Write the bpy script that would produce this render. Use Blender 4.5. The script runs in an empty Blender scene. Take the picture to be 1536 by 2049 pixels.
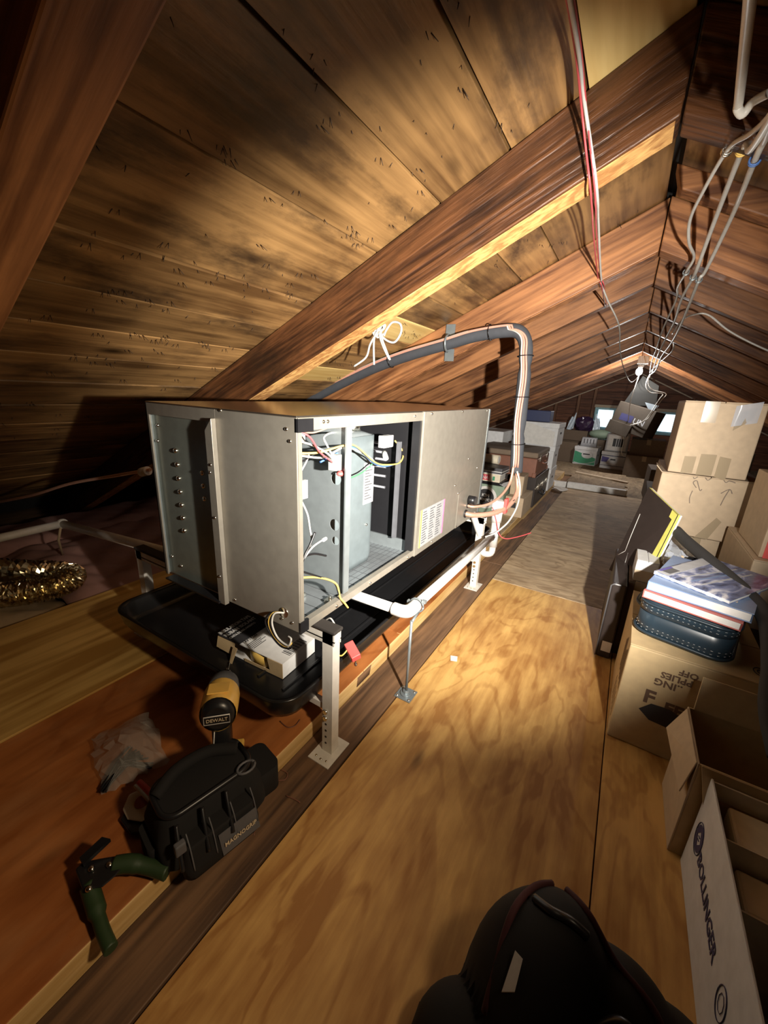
import bpy, bmesh, math, random
from mathutils import Vector, Matrix, Euler
random.seed(7)
S = bpy.context.scene
C = S.collection
PI = math.pi
# ------------------------------------------------------------------ camera
W_, H_ = 1536, 2049
def _cam():
    cx, cy = 768.0, 1024.5
    a = Vector((1268-cx, 806-cy)); b = Vector((640-cx, 3600-cy))
    f = math.sqrt(-(a.dot(b)))
    Y = Vector((a.x, a.y, f)).normalized()
    D = Vector((b.x, b.y, f)); D = (D - D.dot(Y)*Y).normalized()
    Z = -D; X = Y.cross(Z)
    return f, Matrix((X, Y, Z))
FPX, RC = _cam()
cam = bpy.data.cameras.new('camera'); co = bpy.data.objects.new('camera', cam); C.objects.link(co)
cam.sensor_fit = 'HORIZONTAL'; cam.sensor_width = 36; cam.lens = FPX/1536*36; cam.clip_start = 0.02
right = RC @ Vector((1,0,0)); down = RC @ Vector((0,1,0)); fwd = RC @ Vector((0,0,1))
m = Matrix((right, -down, -fwd)).transposed().to_4x4(); m.translation = Vector((0,0,1.0))
co.matrix_world = m
S.camera = co
# ------------------------------------------------------------------ light
S.view_settings.view_transform = 'Standard'; S.view_settings.look = 'None'
S.view_settings.exposure = 0.0; S.view_settings.gamma = 1.0; S.view_settings.use_curve_mapping = False
wd = bpy.data.worlds.new('world'); S.world = wd; wd.use_nodes = True
wd.node_tree.nodes['Background'].inputs[0].default_value = (0.72, 0.9, 1.0, 1)
wd.node_tree.nodes['Background'].inputs[1].default_value = 2.2
def add_light(name, kind, loc, energy, color, target=None, **kw):
    l = bpy.data.lights.new(name, kind); l.energy = energy; l.color = color
    for k, v in kw.items(): setattr(l, k, v)
    o = bpy.data.objects.new(name, l); C.objects.link(o); o.location = loc
    if target: o.rotation_euler = (Vector(target)-Vector(loc)).to_track_quat('-Z', 'Y').to_euler()
    return o
add_light('hand_work_light', 'SPOT', (0.27, 0.36, 0.97), 410, (1.0, 0.94, 0.85), (-0.57, 1.50, 0.83), spot_size=math.radians(98), spot_blend=0.9, shadow_soft_size=0.015)
add_light('added_left_fill', 'SPOT', (0.27, 0.35, 0.97), 26, (1.0, 0.78, 0.52), (-1.30, 0.40, 0.25), spot_size=math.radians(105), spot_blend=1.0, shadow_soft_size=0.04)  # added warm fill that brightens the lower left, no lamp of its own
add_light('bulb_light', 'POINT', (-0.02, 6.2, 1.33), 60, (1.0, 0.97, 0.94), shadow_soft_size=0.03)

def at(px, py, **k):      # sight line through a pixel of the photograph met with a real plane x=, y= or z=
    w = RC @ Vector(((px-768)/FPX, (py-1024.5)/FPX, 1.0))
    if 'z' in k: t = (k['z']-1.0)/w.z
    elif 'x' in k: t = k['x']/w.x
    else: t = k['y']/w.y
    return Vector((w.x*t, w.y*t, 1.0+w.z*t))

# ------------------------------------------------------------------ materials
MATS = {}
def base_mat(name, col, rough=0.6, metal=0.0, **kw):
    if name in MATS: return MATS[name]
    mt = bpy.data.materials.new(name); mt.use_nodes = True
    b = mt.node_tree.nodes['Principled BSDF']
    b.inputs['Base Color'].default_value = (*col, 1); b.inputs['Roughness'].default_value = rough
    b.inputs['Metallic'].default_value = metal
    for k, v in kw.items(): b.inputs[k].default_value = v
    nt = mt.node_tree
    if kw.get('Alpha') is None and kw.get('Transmission Weight') is None:
        # faint mottling and micro relief so that nothing is perfectly flat
        tc = nt.nodes.new('ShaderNodeTexCoord'); n = nt.nodes.new('ShaderNodeTexNoise')
        n.inputs['Scale'].default_value = 35; n.inputs['Detail'].default_value = 5
        mx = nt.nodes.new('ShaderNodeMixRGB'); mx.blend_type = 'MULTIPLY'; mx.inputs[0].default_value = 0.35
        mx.inputs[1].default_value = (*col, 1)
        nt.links.new(tc.outputs['Object'], n.inputs['Vector']); nt.links.new(n.outputs['Fac'], mx.inputs[2])
        g = nt.nodes.new('ShaderNodeBrightContrast'); g.inputs[1].default_value = 0.18*max(col)*0.6
        nt.links.new(mx.outputs[0], g.inputs[0]); nt.links.new(g.outputs[0], b.inputs['Base Color'])
    MATS[name] = mt
    return mt
def wood(name, c1, c2, axis='Y', scale=1.0, rough=0.55, knots=0.5, stain=0.0, ply=False, contrast=1.0, stain_col=(0.02,0.015,0.012), bump=0.25, randobj=0.25, grain=0.16, blotch=0.9, fine=0.0):
    mt = bpy.data.materials.new(name); mt.use_nodes = True; nt = mt.node_tree; N = nt.nodes; L = nt.links
    b = N['Principled BSDF']; b.inputs['Roughness'].default_value = rough
    tc = N.new('ShaderNodeTexCoord'); oi = N.new('ShaderNodeObjectInfo')
    off = N.new('ShaderNodeVectorMath'); off.operation = 'MULTIPLY_ADD'
    comb = N.new('ShaderNodeCombineXYZ')
    for i in range(3): L.new(oi.outputs['Random'], comb.inputs[i])
    sc = N.new('ShaderNodeVectorMath'); sc.operation = 'SCALE'; sc.inputs['Scale'].default_value = 37.0
    L.new(comb.outputs[0], sc.inputs[0])
    add = N.new('ShaderNodeVectorMath'); add.operation = 'ADD'
    L.new(tc.outputs['Object'], add.inputs[0]); L.new(sc.outputs[0], add.inputs[1])
    mp = N.new('ShaderNodeMapping')
    s = {'X': (0.9, 14, 14), 'Y': (14, 0.9, 14), 'Z': (14, 14, 0.9)}[axis]
    if ply: s = {'X': (1.3, 4, 4), 'Y': (4, 1.3, 4), 'Z': (4,4,1.3)}[axis]
    mp.inputs['Scale'].default_value = tuple(v*scale for v in s)
    L.new(add.outputs[0], mp.inputs['Vector'])
    n1 = N.new('ShaderNodeTexNoise'); n1.inputs['Scale'].default_value = 1.0; n1.inputs['Detail'].default_value = 4; n1.inputs['Distortion'].default_value = 0.6
    L.new(mp.outputs[0], n1.inputs['Vector'])
    # rings: sine of the noise gives flowing grain
    mul = N.new('ShaderNodeMath'); mul.operation = 'MULTIPLY'; mul.inputs[1].default_value = 60.0 if ply else 26.0
    L.new(n1.outputs['Fac'], mul.inputs[0])
    sn = N.new('ShaderNodeMath'); sn.operation = 'SINE'; L.new(mul.outputs[0], sn.inputs[0])
    nf = N.new('ShaderNodeTexNoise'); nf.inputs['Scale'].default_value = 5.0; nf.inputs['Detail'].default_value = 6
    L.new(mp.outputs[0], nf.inputs['Vector'])
    if ply:
        mrg = N.new('ShaderNodeMapRange'); mrg.inputs[1].default_value = 0.35; mrg.inputs[2].default_value = 1.0; mrg.inputs[3].default_value = 0.35; mrg.inputs[4].default_value = -1.5
        L.new(sn.outputs[0], mrg.inputs[0]); sn = mrg
    ad = N.new('ShaderNodeMath'); ad.operation = 'MULTIPLY_ADD'; ad.inputs[1].default_value = grain*contrast
    L.new(sn.outputs[0], ad.inputs[0]); L.new(nf.outputs['Fac'], ad.inputs[2])
    nl = N.new('ShaderNodeTexNoise'); nl.inputs['Scale'].default_value = 2.3; nl.inputs['Detail'].default_value = 3
    L.new(add.outputs[0], nl.inputs['Vector'])
    ad2 = N.new('ShaderNodeMath'); ad2.operation = 'MULTIPLY_ADD'; ad2.inputs[1].default_value = blotch*contrast
    if fine > 0:      # long straight fibre streaks
        mf = N.new('ShaderNodeMapping'); mf.inputs['Scale'].default_value = {'X': (1.2,26,26), 'Y': (26,1.2,26), 'Z': (26,26,1.2)}[axis]; L.new(add.outputs[0], mf.inputs['Vector'])
        n5 = N.new('ShaderNodeTexNoise'); n5.inputs['Scale'].default_value = 1.0; n5.inputs['Detail'].default_value = 7; n5.inputs['Roughness'].default_value = 0.65; L.new(mf.outputs[0], n5.inputs['Vector'])
        af = N.new('ShaderNodeMath'); af.operation = 'MULTIPLY_ADD'; af.inputs[1].default_value = fine; sf = N.new('ShaderNodeMath'); sf.operation = 'SUBTRACT'; sf.inputs[1].default_value = 0.5
        L.new(n5.outputs['Fac'], sf.inputs[0]); L.new(sf.outputs[0], af.inputs[0]); L.new(ad.outputs[0], af.inputs[2]); ad = af
    sb = N.new('ShaderNodeMath'); sb.operation='SUBTRACT'; sb.inputs[1].default_value=0.5; L.new(nl.outputs['Fac'], sb.inputs[0])
    L.new(sb.outputs[0], ad2.inputs[0]); L.new(ad.outputs[0], ad2.inputs[2])
    rp = N.new('ShaderNodeValToRGB'); e = rp.color_ramp.elements
    e[0].position = 0.22; e[0].color = (*c1, 1); e[1].position = 0.78; e[1].color = (*c2, 1)
    L.new(ad2.outputs[0], rp.inputs[0]); out = rp.outputs[0]
    def mixin(fac, col, inp):
        mx = N.new('ShaderNodeMixRGB'); mx.inputs[2].default_value = (*col, 1)
        L.new(fac, mx.inputs[0]); L.new(inp, mx.inputs[1]); return mx.outputs[0]
    if knots > 0:
        mk = N.new('ShaderNodeMapping'); ks = {'X': (2.2, 6, 6), 'Y': (6, 2.2, 6), 'Z': (6,6,2.2)}[axis]
        mk.inputs['Scale'].default_value = ks; L.new(add.outputs[0], mk.inputs['Vector'])
        v = N.new('ShaderNodeTexVoronoi'); v.inputs['Scale'].default_value = 1.0; L.new(mk.outputs[0], v.inputs['Vector'])
        r2 = N.new('ShaderNodeValToRGB'); r2.color_ramp.elements[0].position = 0.03; r2.color_ramp.elements[0].color = (knots,)*3+(1,)
        r2.color_ramp.elements[1].position = 0.15 if stain > .6 else 0.11; r2.color_ramp.elements[1].color = (0,0,0,1)
        L.new(v.outputs['Distance'], r2.inputs[0])
        out = mixin(r2.outputs[0], tuple(v*0.25 for v in c1), out)
    if stain > 0:
        ns = N.new('ShaderNodeTexNoise'); ns.inputs['Scale'].default_value = 4.5; ns.inputs['Detail'].default_value = 7; ns.inputs['Roughness'].default_value = 0.65
        ms = N.new('ShaderNodeMapping'); ms.inputs['Scale'].default_value = {'X': (0.5,1.3,1.3), 'Y': (1.3,0.5,1.3), 'Z': (1.3,1.3,0.5)}[axis]; ms.inputs['Location'].default_value = (3.1, 7.7, 1.3)
        L.new(add.outputs[0], ms.inputs['Vector']); L.new(ms.outputs[0], ns.inputs['Vector'])
        r3 = N.new('ShaderNodeValToRGB'); r3.color_ramp.elements[0].position = 0.50; r3.color_ramp.elements[0].color = (0,0,0,1)
        r3.color_ramp.elements[1].position = 0.68; r3.color_ramp.elements[1].color = (stain,)*3+(1,)
        L.new(ns.outputs['Fac'], r3.inputs[0])
        out = mixin(r3.outputs[0], stain_col, out)
    if randobj > 0:
        hv = N.new('ShaderNodeHueSaturation'); mr = N.new('ShaderNodeMapRange'); mr.inputs[3].default_value = 1-randobj; mr.inputs[4].default_value = 1+randobj
        L.new(oi.outputs['Random'], mr.inputs[0]); L.new(mr.outputs[0], hv.inputs['Value']); L.new(out, hv.inputs['Color']); out = hv.outputs[0]
    L.new(out, b.inputs['Base Color'])
    bp = N.new('ShaderNodeBump'); bp.inputs['Strength'].default_value = bump; bp.inputs['Distance'].default_value = 0.004
    L.new(ad.outputs[0], bp.inputs['Height']); L.new(bp.outputs[0], b.inputs['Normal'])
    MATS[name] = mt
    return mt
M = {}
M['rafter'] = wood('rafter_wood', (0.13,0.046,0.017), (0.48,0.21,0.08), 'X', 0.8, 0.5, 0.6, 0.45, False, 0.9, (0.06,0.026,0.014), randobj=0.15, fine=0.7)
M['rafter_shaded'] = wood('rafter_shaded_wood', (0.026,0.009,0.004), (0.125,0.048,0.017), 'X', 1.3, 0.42, 0.5, 0.8, False, 1.2, (0.010,0.006,0.004), 1.0, randobj=0.1)  # rafter wood with the shade of grazing light put into its colour
M['rafter_edge'] = wood('rafter_edge_lit_wood', (0.35,0.16,0.05), (0.72,0.42,0.15), 'X', 1.2, 0.6, 0.4, 0.3, False, 1.2, (0.10,0.05,0.02), randobj=0.1)  # same timber's underside, light from below put into the colour
M['board'] = wood('roof_board_wood', (0.11,0.055,0.020), (0.42,0.235,0.088), 'Y', 0.55, 0.36, 0.95, 0.95, False, 1.0, (0.035,0.02,0.012), 0.5, randobj=0.3, grain=0.06, blotch=1.5, fine=0.35)
M['board_new'] = wood('new_board_wood', (0.62,0.40,0.13), (0.85,0.62,0.25), 'Y', 0.5, 0.55, 0.3, 0.0, False, 0.6, randobj=0.05)
M['ply'] = wood('plywood_light', (0.36,0.165,0.042), (0.70,0.42,0.135), 'Y', 1.0, 0.5, 0.85, 0.35, True, 1.0, (0.26,0.115,0.035), 0.15, randobj=0.06, grain=0.10, blotch=0.75, fine=0.9)
M['ply_dusty'] = wood('plywood_dusty', (0.32,0.22,0.125), (0.60,0.45,0.28), 'X', 1.3, 0.7, 0.3, 0.5, True, 1.0, (0.17,0.12,0.08), 0.2, randobj=0.05, grain=0.16, fine=0.5)
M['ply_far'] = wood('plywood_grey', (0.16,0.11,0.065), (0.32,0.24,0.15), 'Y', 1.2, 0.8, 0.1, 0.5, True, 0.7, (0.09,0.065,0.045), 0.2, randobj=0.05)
M['plank_dark'] = wood('dark_plank_wood', (0.075,0.040,0.022), (0.23,0.125,0.062), 'Y', 1.0, 0.6, 0.6, 0.3, False, 0.9, (0.05,0.03,0.02), 0.25, randobj=0.03)
M['ply_red'] = wood('red_plywood', (0.26,0.075,0.018), (0.56,0.20,0.055), 'Y', 0.6, 0.45, 0.4, 0.3, True, 0.8, (0.60,0.32,0.14), 0.15, randobj=0.03, grain=0.08, fine=0.6)
M['pine'] = wood('yellow_pine', (0.50,0.27,0.065), (0.88,0.58,0.19), 'Y', 0.45, 0.5, 0.2, 0.0, False, 1.1, bump=0.15, randobj=0.05)
M['pine_edge'] = wood('pine_edge', (0.55,0.33,0.11), (0.85,0.6,0.28), 'Y', 0.8, 0.6, 0.6, 0.0, False, 0.9, randobj=0.02)
M['wallwood'] = wood('gable_wood', (0.09,0.032,0.015), (0.22,0.085,0.04), 'X', 1.0, 0.7, 0.4, 0.4, False, 1.0, randobj=0.2)
M['stud'] = wood('stud_wood', (0.14,0.06,0.03), (0.34,0.17,0.09), 'Z', 1.0, 0.7, 0.3, 0.2, randobj=0.1)
def card(name, col):
    mt = base_mat(name, col, 0.75); return mt
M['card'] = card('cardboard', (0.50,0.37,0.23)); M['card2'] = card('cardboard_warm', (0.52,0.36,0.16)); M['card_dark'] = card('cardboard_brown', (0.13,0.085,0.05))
M['card_backlit'] = card('cardboard_backlit_shade', (0.055,0.040,0.026)); M['card_cut'] = card('cardboard_cut_edge', (0.62,0.50,0.34)); M['card_in'] = card('cardboard_inside', (0.40,0.28,0.13))  # the darkest one carries the tilted carton's backlit shade in its colour
M['white'] = base_mat('white_paint', (0.80,0.80,0.78), 0.45); M['white_card'] = base_mat('white_cardboard', (0.72,0.73,0.74), 0.6)
M['paper'] = base_mat('paper', (0.72,0.70,0.66), 0.7); M['label'] = base_mat('label_paper', (0.34,0.345,0.35), 0.6); M['cream'] = base_mat('cream_card', (0.75,0.66,0.48), 0.7)
M['pvc'] = base_mat('white_pvc', (0.62,0.61,0.58), 0.35); M['cable_white'] = base_mat('white_cable', (0.60,0.585,0.54), 0.4)
M['steel_white'] = base_mat('cream_channel', (0.72,0.68,0.60), 0.4)
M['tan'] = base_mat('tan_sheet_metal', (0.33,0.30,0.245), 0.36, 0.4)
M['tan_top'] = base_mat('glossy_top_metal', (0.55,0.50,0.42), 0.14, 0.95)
M['galv'] = base_mat('galvanised_steel', (0.27,0.31,0.325), 0.35, 0.5); M['galv_green'] = base_mat('galvanised_plate', (0.27,0.30,0.255), 0.28, 0.5)
M['casing'] = base_mat('blower_casing', (0.165,0.205,0.22), 0.4, 0.2)
M['foil'] = base_mat('foil_liner', (0.33,0.36,0.38), 0.3, 0.6); M['foil_line'] = base_mat('foil_scrim', (0.10,0.11,0.12), 0.5, 0.3)
M['chrome'] = base_mat('bright_screw_metal', (0.80,0.76,0.66), 0.2, 1.0); M['black'] = base_mat('black_plastic', (0.012,0.012,0.014), 0.35)
M['black_mat'] = base_mat('black_fabric', (0.006,0.005,0.005), 0.9); M['void'] = base_mat('black_interior', (0.01,0.01,0.012), 0.5)
M['coil'] = base_mat('coil_fin', (0.35,0.36,0.40), 0.4, 0.7); M['foam'] = base_mat('black_foam', (0.03,0.024,0.02), 0.9)
M['pan'] = base_mat('black_tray_plastic', (0.012,0.012,0.013), 0.28); M['foam_grey'] = base_mat('pipe_foam', (0.055,0.06,0.072), 0.8); M['foam_dark'] = base_mat('dusty_dark_foam', (0.035,0.034,0.034), 0.85)
M['copper'] = base_mat('copper', (0.80,0.42,0.28), 0.30, 0.45); M['cu_cable'] = base_mat('salmon_cable', (0.62,0.27,0.18), 0.45)
M['red'] = base_mat('red_plastic', (0.75,0.03,0.02), 0.4); M['red_wire'] = base_mat('red_wire', (0.55,0.02,0.03), 0.45)
M['blue'] = base_mat('blue_plastic', (0.02,0.13,0.45), 0.4); M['yellow'] = base_mat('yellow_plastic', (0.85,0.52,0.04), 0.4)
M['tool_yellow'] = base_mat('tool_yellow', (0.90,0.50,0.02), 0.35); M['green'] = base_mat('green_grip', (0.022,0.05,0.012), 0.55); M['wire_green'] = base_mat('green_wire', (0.05,0.30,0.10), 0.4)
M['navy'] = base_mat('navy_leather', (0.016,0.032,0.048), 0.30); M['navy_box'] = base_mat('navy_box', (0.015,0.03,0.12), 0.5)
M['stitch'] = base_mat('white_stitch', (0.75,0.75,0.72), 0.8); M['ink'] = base_mat('printing_ink', (0.03,0.028,0.03), 0.7); M['ink_navy'] = base_mat('navy_ink', (0.03,0.03,0.12), 0.6)
M['ink_brown'] = base_mat('brown_ink', (0.12,0.06,0.03), 0.7); M['pencil'] = base_mat('pencil_line', (0.22,0.17,0.13), 0.8)
M['pink_ins'] = base_mat('pink_insulation', (0.34,0.16,0.12), 0.95); M['tan_ins'] = base_mat('tan_insulation', (0.40,0.27,0.13), 0.95)
M['silver'] = base_mat('silver_foil_duct', (0.75,0.66,0.42), 0.18, 1.0); M['suitcase'] = base_mat('brown_leather', (0.22,0.075,0.035), 0.5)
M['suitcase_top'] = base_mat('dusty_leather', (0.20,0.14,0.09), 0.8); M['kimgreen'] = base_mat('sage_green_card', (0.25,0.35,0.25), 0.6)
M['greenprint'] = base_mat('green_print', (0.02,0.30,0.14), 0.6); M['purple'] = base_mat('purple_print', (0.08,0.06,0.32), 0.6)
M['cyan'] = base_mat('pale_blue_frame', (0.30,0.62,0.70), 0.5); M['red_print'] = base_mat('red_print', (0.62,0.02,0.05), 0.5)
M['wine'] = base_mat('dark_red_lining', (0.05,0.003,0.005), 0.8); M['redcover'] = base_mat('red_book_cover', (0.45,0.07,0.05), 0.5)
M['bluebook'] = base_mat('blue_book_cover', (0.13,0.22,0.42), 0.3); M['magazine'] = base_mat('glossy_magazine', (0.33,0.36,0.50), 0.2)
M['beige'] = base_mat('beige_print', (0.62,0.48,0.30), 0.5); M['signyellow'] = base_mat('bright_yellow_print', (0.90,0.72,0.02), 0.4)
M['lime'] = base_mat('yellow_board_edge', (0.72,0.68,0.08), 0.6); M['charboard'] = base_mat('scuffed_black_board', (0.035,0.025,0.022), 0.4)
M['pink_print'] = base_mat('pink_print', (0.75,0.15,0.35), 0.5); M['grey_plastic'] = base_mat('grey_plastic', (0.42,0.43,0.46), 0.4)
M['dark_grey'] = base_mat('dark_grey', (0.10,0.10,0.11), 0.5); M['roof_skin'] = base_mat('roof_underlay', (0.02,0.017,0.015), 0.9)
M['wood_scrap'] = base_mat('lath_wood', (0.55,0.42,0.28), 0.7); M['nail'] = base_mat('rusty_nail', (0.07,0.045,0.03), 0.6, 0.6)
M['bag_dark'] = base_mat('dark_bag', (0.035,0.015,0.05), 0.25); M['crumple'] = base_mat('pale_plastic', (0.50,0.62,0.72), 0.3)
pm = bpy.data.materials.new('landscape_photo_print'); pm.use_nodes = True; pn = pm.node_tree; pb_ = pn.nodes['Principled BSDF']; pb_.inputs['Roughness'].default_value = 0.22
ptc = pn.nodes.new('ShaderNodeTexCoord'); pmp = pn.nodes.new('ShaderNodeMapping'); pmp.inputs['Scale'].default_value = (14, 5, 8); pmp.inputs['Rotation'].default_value = (0,0,.6)
pno = pn.nodes.new('ShaderNodeTexNoise'); pno.inputs['Scale'].default_value = 1.6; pno.inputs['Detail'].default_value = 8; pno.inputs['Distortion'].default_value = 1.5
prp = pn.nodes.new('ShaderNodeValToRGB'); pe = prp.color_ramp.elements; pe[0].position = .34; pe[0].color = (.03,.045,.10,1); pe[1].position = .66; pe[1].color = (.72,.72,.78,1)
x_ = pe.new(.5); x_.color = (.17,.21,.38,1)
pn.links.new(ptc.outputs['Object'], pmp.inputs['Vector']); pn.links.new(pmp.outputs[0], pno.inputs['Vector']); pn.links.new(pno.outputs['Fac'], prp.inputs[0]); pn.links.new(prp.outputs[0], pb_.inputs['Base Color']); M['photo'] = pm
def clear(name, col, alpha, rough=0.15):
    return base_mat(name, col, rough, 0.0, Alpha=alpha)
M['tape'] = clear('packing_tape', (0.45,0.36,0.24), 0.55, 0.12); M['plastic'] = clear('clear_plastic', (0.5,0.47,0.42), 0.20, 0.12)
M['sheet'] = clear('cloudy_plastic_sheet', (0.45,0.45,0.40), 0.8, 0.3); M['bubble'] = clear('bubble_wrap', (0.6,0.64,0.72), 0.55, 0.1)
gl = bpy.data.materials.new('window_glass'); gl.use_nodes = True; g_ = gl.node_tree.nodes['Principled BSDF']
g_.inputs['Transmission Weight'].default_value = 1.0; g_.inputs['Roughness'].default_value = 0.0; g_.inputs['IOR'].default_value = 1.05; g_.inputs['Base Color'].default_value=(0.9,0.97,1,1); M['glass'] = gl
em = bpy.data.materials.new('lit_bulb'); em.use_nodes = True; e_ = em.node_tree.nodes['Principled BSDF']
e_.inputs['Emission Color'].default_value = (1,0.97,0.92,1); e_.inputs['Emission Strength'].default_value = 12; M['lit'] = em

# ------------------------------------------------------------------ mesh helpers
def V(*a): return Vector(a)
class MB:
    def __init__(s): s.v = []; s.f = []; s.smooth = []
    def add(s, vs, fs, smooth=False):
        o = len(s.v); s.v += [Vector(v) for v in vs]; s.f += [tuple(i+o for i in f) for f in fs]; s.smooth += [smooth]*len(fs); return s
    def hexa(s, p):       # 8 points: bottom ring 0-3, top ring 4-7
        return s.add(p, [(3,2,1,0),(4,5,6,7),(0,1,5,4),(1,2,6,5),(2,3,7,6),(3,0,4,7)])
    def box(s, x0, x1, y0, y1, z0, z1, mat=None):
        p = [V(x0,y0,z0),V(x1,y0,z0),V(x1,y1,z0),V(x0,y1,z0),V(x0,y0,z1),V(x1,y0,z1),V(x1,y1,z1),V(x0,y1,z1)]
        if mat is not None: p = [mat @ q for q in p]
        return s.hexa(p)
    def slab(s, q, t):    # quad q (4 points) thickened by vector t
        q = [Vector(a) for a in q]; t = Vector(t)
        n = (q[1]-q[0]).cross(q[2]-q[0])
        if n.dot(t) < 0: q = q[::-1]
        return s.hexa(q + [a+t for a in q])
    def cyl(s, p0, p1, r, r1=None, n=12, cap=True):
        p0, p1 = Vector(p0), Vector(p1); r1 = r if r1 is None else r1
        d = (p1-p0).normalized(); a = d.orthogonal().normalized(); b = d.cross(a)
        vs = []
        for p, rr in ((p0, r), (p1, r1)):
            for i in range(n):
                t = 2*PI*i/n; vs.append(p + a*math.cos(t)*rr + b*math.sin(t)*rr)
        fs = [(i, (i+1)%n, n+(i+1)%n, n+i) for i in range(n)]
        s.add(vs, fs, True)
        if cap: s.add(vs, [tuple(range(n))[::-1], tuple(range(n, 2*n))])
        return s
    def tube(s, pts, r, n=8, closed=False):
        pts = [Vector(p) for p in pts]; k = len(pts); vs = []; prev = None
        rr = r if isinstance(r, (list, tuple)) else [r]*k
        for i, p in enumerate(pts):
            d = (pts[min(i+1, k-1)] - pts[max(i-1, 0)])
            d = d.normalized() if d.length > 1e-9 else V(0,0,1)
            if prev is None: a = d.orthogonal().normalized()
            else:
                a = prev - d*prev.dot(d); a = a.normalized() if a.length > 1e-6 else d.orthogonal().normalized()
            prev = a; b = d.cross(a)
            for j in range(n):
                t = 2*PI*j/n; vs.append(p + a*math.cos(t)*rr[i] + b*math.sin(t)*rr[i])
        fs = []
        for i in range(k-1):
            for j in range(n):
                fs.append((i*n+j, i*n+(j+1)%n, (i+1)*n+(j+1)%n, (i+1)*n+j))
        s.add(vs, fs, True); s.add(vs, [tuple(range(n))[::-1], tuple(range((k-1)*n, k*n))])
        return s
    def ball(s, c, r, sc=(1,1,1), n=12, m_=8, mat=None):
        vs = [V(0,0,-1)]; 
        for i in range(1, m_):
            t = -PI/2 + PI*i/m_
            for j in range(n):
                u = 2*PI*j/n; vs.append(V(math.cos(t)*math.cos(u), math.cos(t)*math.sin(u), math.sin(t)))
        vs.append(V(0,0,1)); e = len(vs)-1
        fs = [(0, 1+(j+1)%n, 1+j) for j in range(n)]
        for i in range(m_-2):
            for j in range(n): fs.append((1+i*n+j, 1+i*n+(j+1)%n, 1+(i+1)*n+(j+1)%n, 1+(i+1)*n+j))
        fs += [(e, 1+(m_-2)*n+j, 1+(m_-2)*n+(j+1)%n) for j in range(n)]
        c = Vector(c); vs = [V(v.x*sc[0]*r, v.y*sc[1]*r, v.z*sc[2]*r) for v in vs]
        if mat is not None: vs = [mat @ v for v in vs]
        return s.add([c+v for v in vs], fs, True)
    def loft(s, rings, cap0=True, cap1=True, smooth=True):
        n = len(rings[0]); vs = [Vector(p) for r in rings for p in r]
        fs = [(i*n+j, i*n+(j+1)%n, (i+1)*n+(j+1)%n, (i+1)*n+j) for i in range(len(rings)-1) for j in range(n)]
        s.add(vs, fs, smooth)
        if cap0: s.add(rings[0], [tuple(range(n))[::-1]])
        if cap1: s.add(rings[-1], [tuple(range(n))])
        return s
    def grid(s, fn, nu, nv, smooth=True):
        vs = [fn(i/nu, j/nv) for j in range(nv+1) for i in range(nu+1)]
        fs = [(j*(nu+1)+i, j*(nu+1)+i+1, (j+1)*(nu+1)+i+1, (j+1)*(nu+1)+i) for j in range(nv) for i in range(nu)]
        return s.add(vs, fs, smooth)
    def xf(s, mat): s.v = [mat @ v for v in s.v]; return s
def rrect(x0, x1, y0, y1, r, z, n=6):
    out = []
    for cx, cy, a0 in ((x1-r, y1-r, 0), (x0+r, y1-r, 90), (x0+r, y0+r, 180), (x1-r, y0+r, 270)):
        for i in range(n+1):
            a = math.radians(a0 + 90*i/n); out.append(V(cx+r*math.cos(a), cy+r*math.sin(a), z))
    return out
def spline(pts, n=8):
    pts = [Vector(p) for p in pts]; out = []
    for i in range(len(pts)-1):
        p0 = pts[max(i-1,0)]; p1 = pts[i]; p2 = pts[i+1]; p3 = pts[min(i+2,len(pts)-1)]
        for j in range(n):
            t = j/n
            out.append(0.5*((2*p1)+(-p0+p2)*t+(2*p0-5*p1+4*p2-p3)*t*t+(-p0+3*p1-3*p2+p3)*t**3))
    return out + [pts[-1]]
def obj(name, mb, mat, parent=None, bev=0.0, solid=0.0):
    me = bpy.data.meshes.new(name); me.from_pydata([tuple(v) for v in mb.v], [], mb.f)
    me.polygons.foreach_set('use_smooth', mb.smooth); me.update()
    bm = bmesh.new(); bm.from_mesh(me); bmesh.ops.remove_doubles(bm, verts=bm.verts, dist=1e-6); bmesh.ops.recalc_face_normals(bm, faces=bm.faces); bm.to_mesh(me); bm.free()
    if isinstance(mat, str): mat = M[mat]
    me.materials.append(mat)
    o = bpy.data.objects.new(name, me); C.objects.link(o)
    if parent is not None:
        o.parent = parent
    if bev: 
        b = o.modifiers.new('bevel', 'BEVEL'); b.width = bev; b.segments = 2; b.limit_method = 'ANGLE'; b.angle_limit = math.radians(40)
    if solid:
        b = o.modifiers.new('thick', 'SOLIDIFY'); b.thickness = solid; b.offset = 0
    return o
def tag(o, label=None, cat=None, group=None, kind=None):
    if label: o['label'] = label
    if cat: o['category'] = cat
    if group: o['group'] = group
    if kind: o['kind'] = kind
    return o
def thing(name, label, cat, loc=(0,0,0), rz=0.0, group=None, rot=None):
    o = bpy.data.objects.new(name, None); C.objects.link(o); o.location = loc
    o.rotation_euler = rot if rot is not None else (0,0,rz); o.empty_display_size = 0.05
    return tag(o, label, cat, group)
def struct(name, mb, mat, bev=0.0): return tag(obj(name, mb, mat, None, bev), kind='structure')
def wp(name, mb, mat, root, bev=0.0, solid=0.0):   # part given in world coordinates under an unrotated root
    mb.xf(Matrix.Translation(-Vector(root.location))); return obj(name, mb, mat, root, bev, solid)
_font = None
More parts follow.
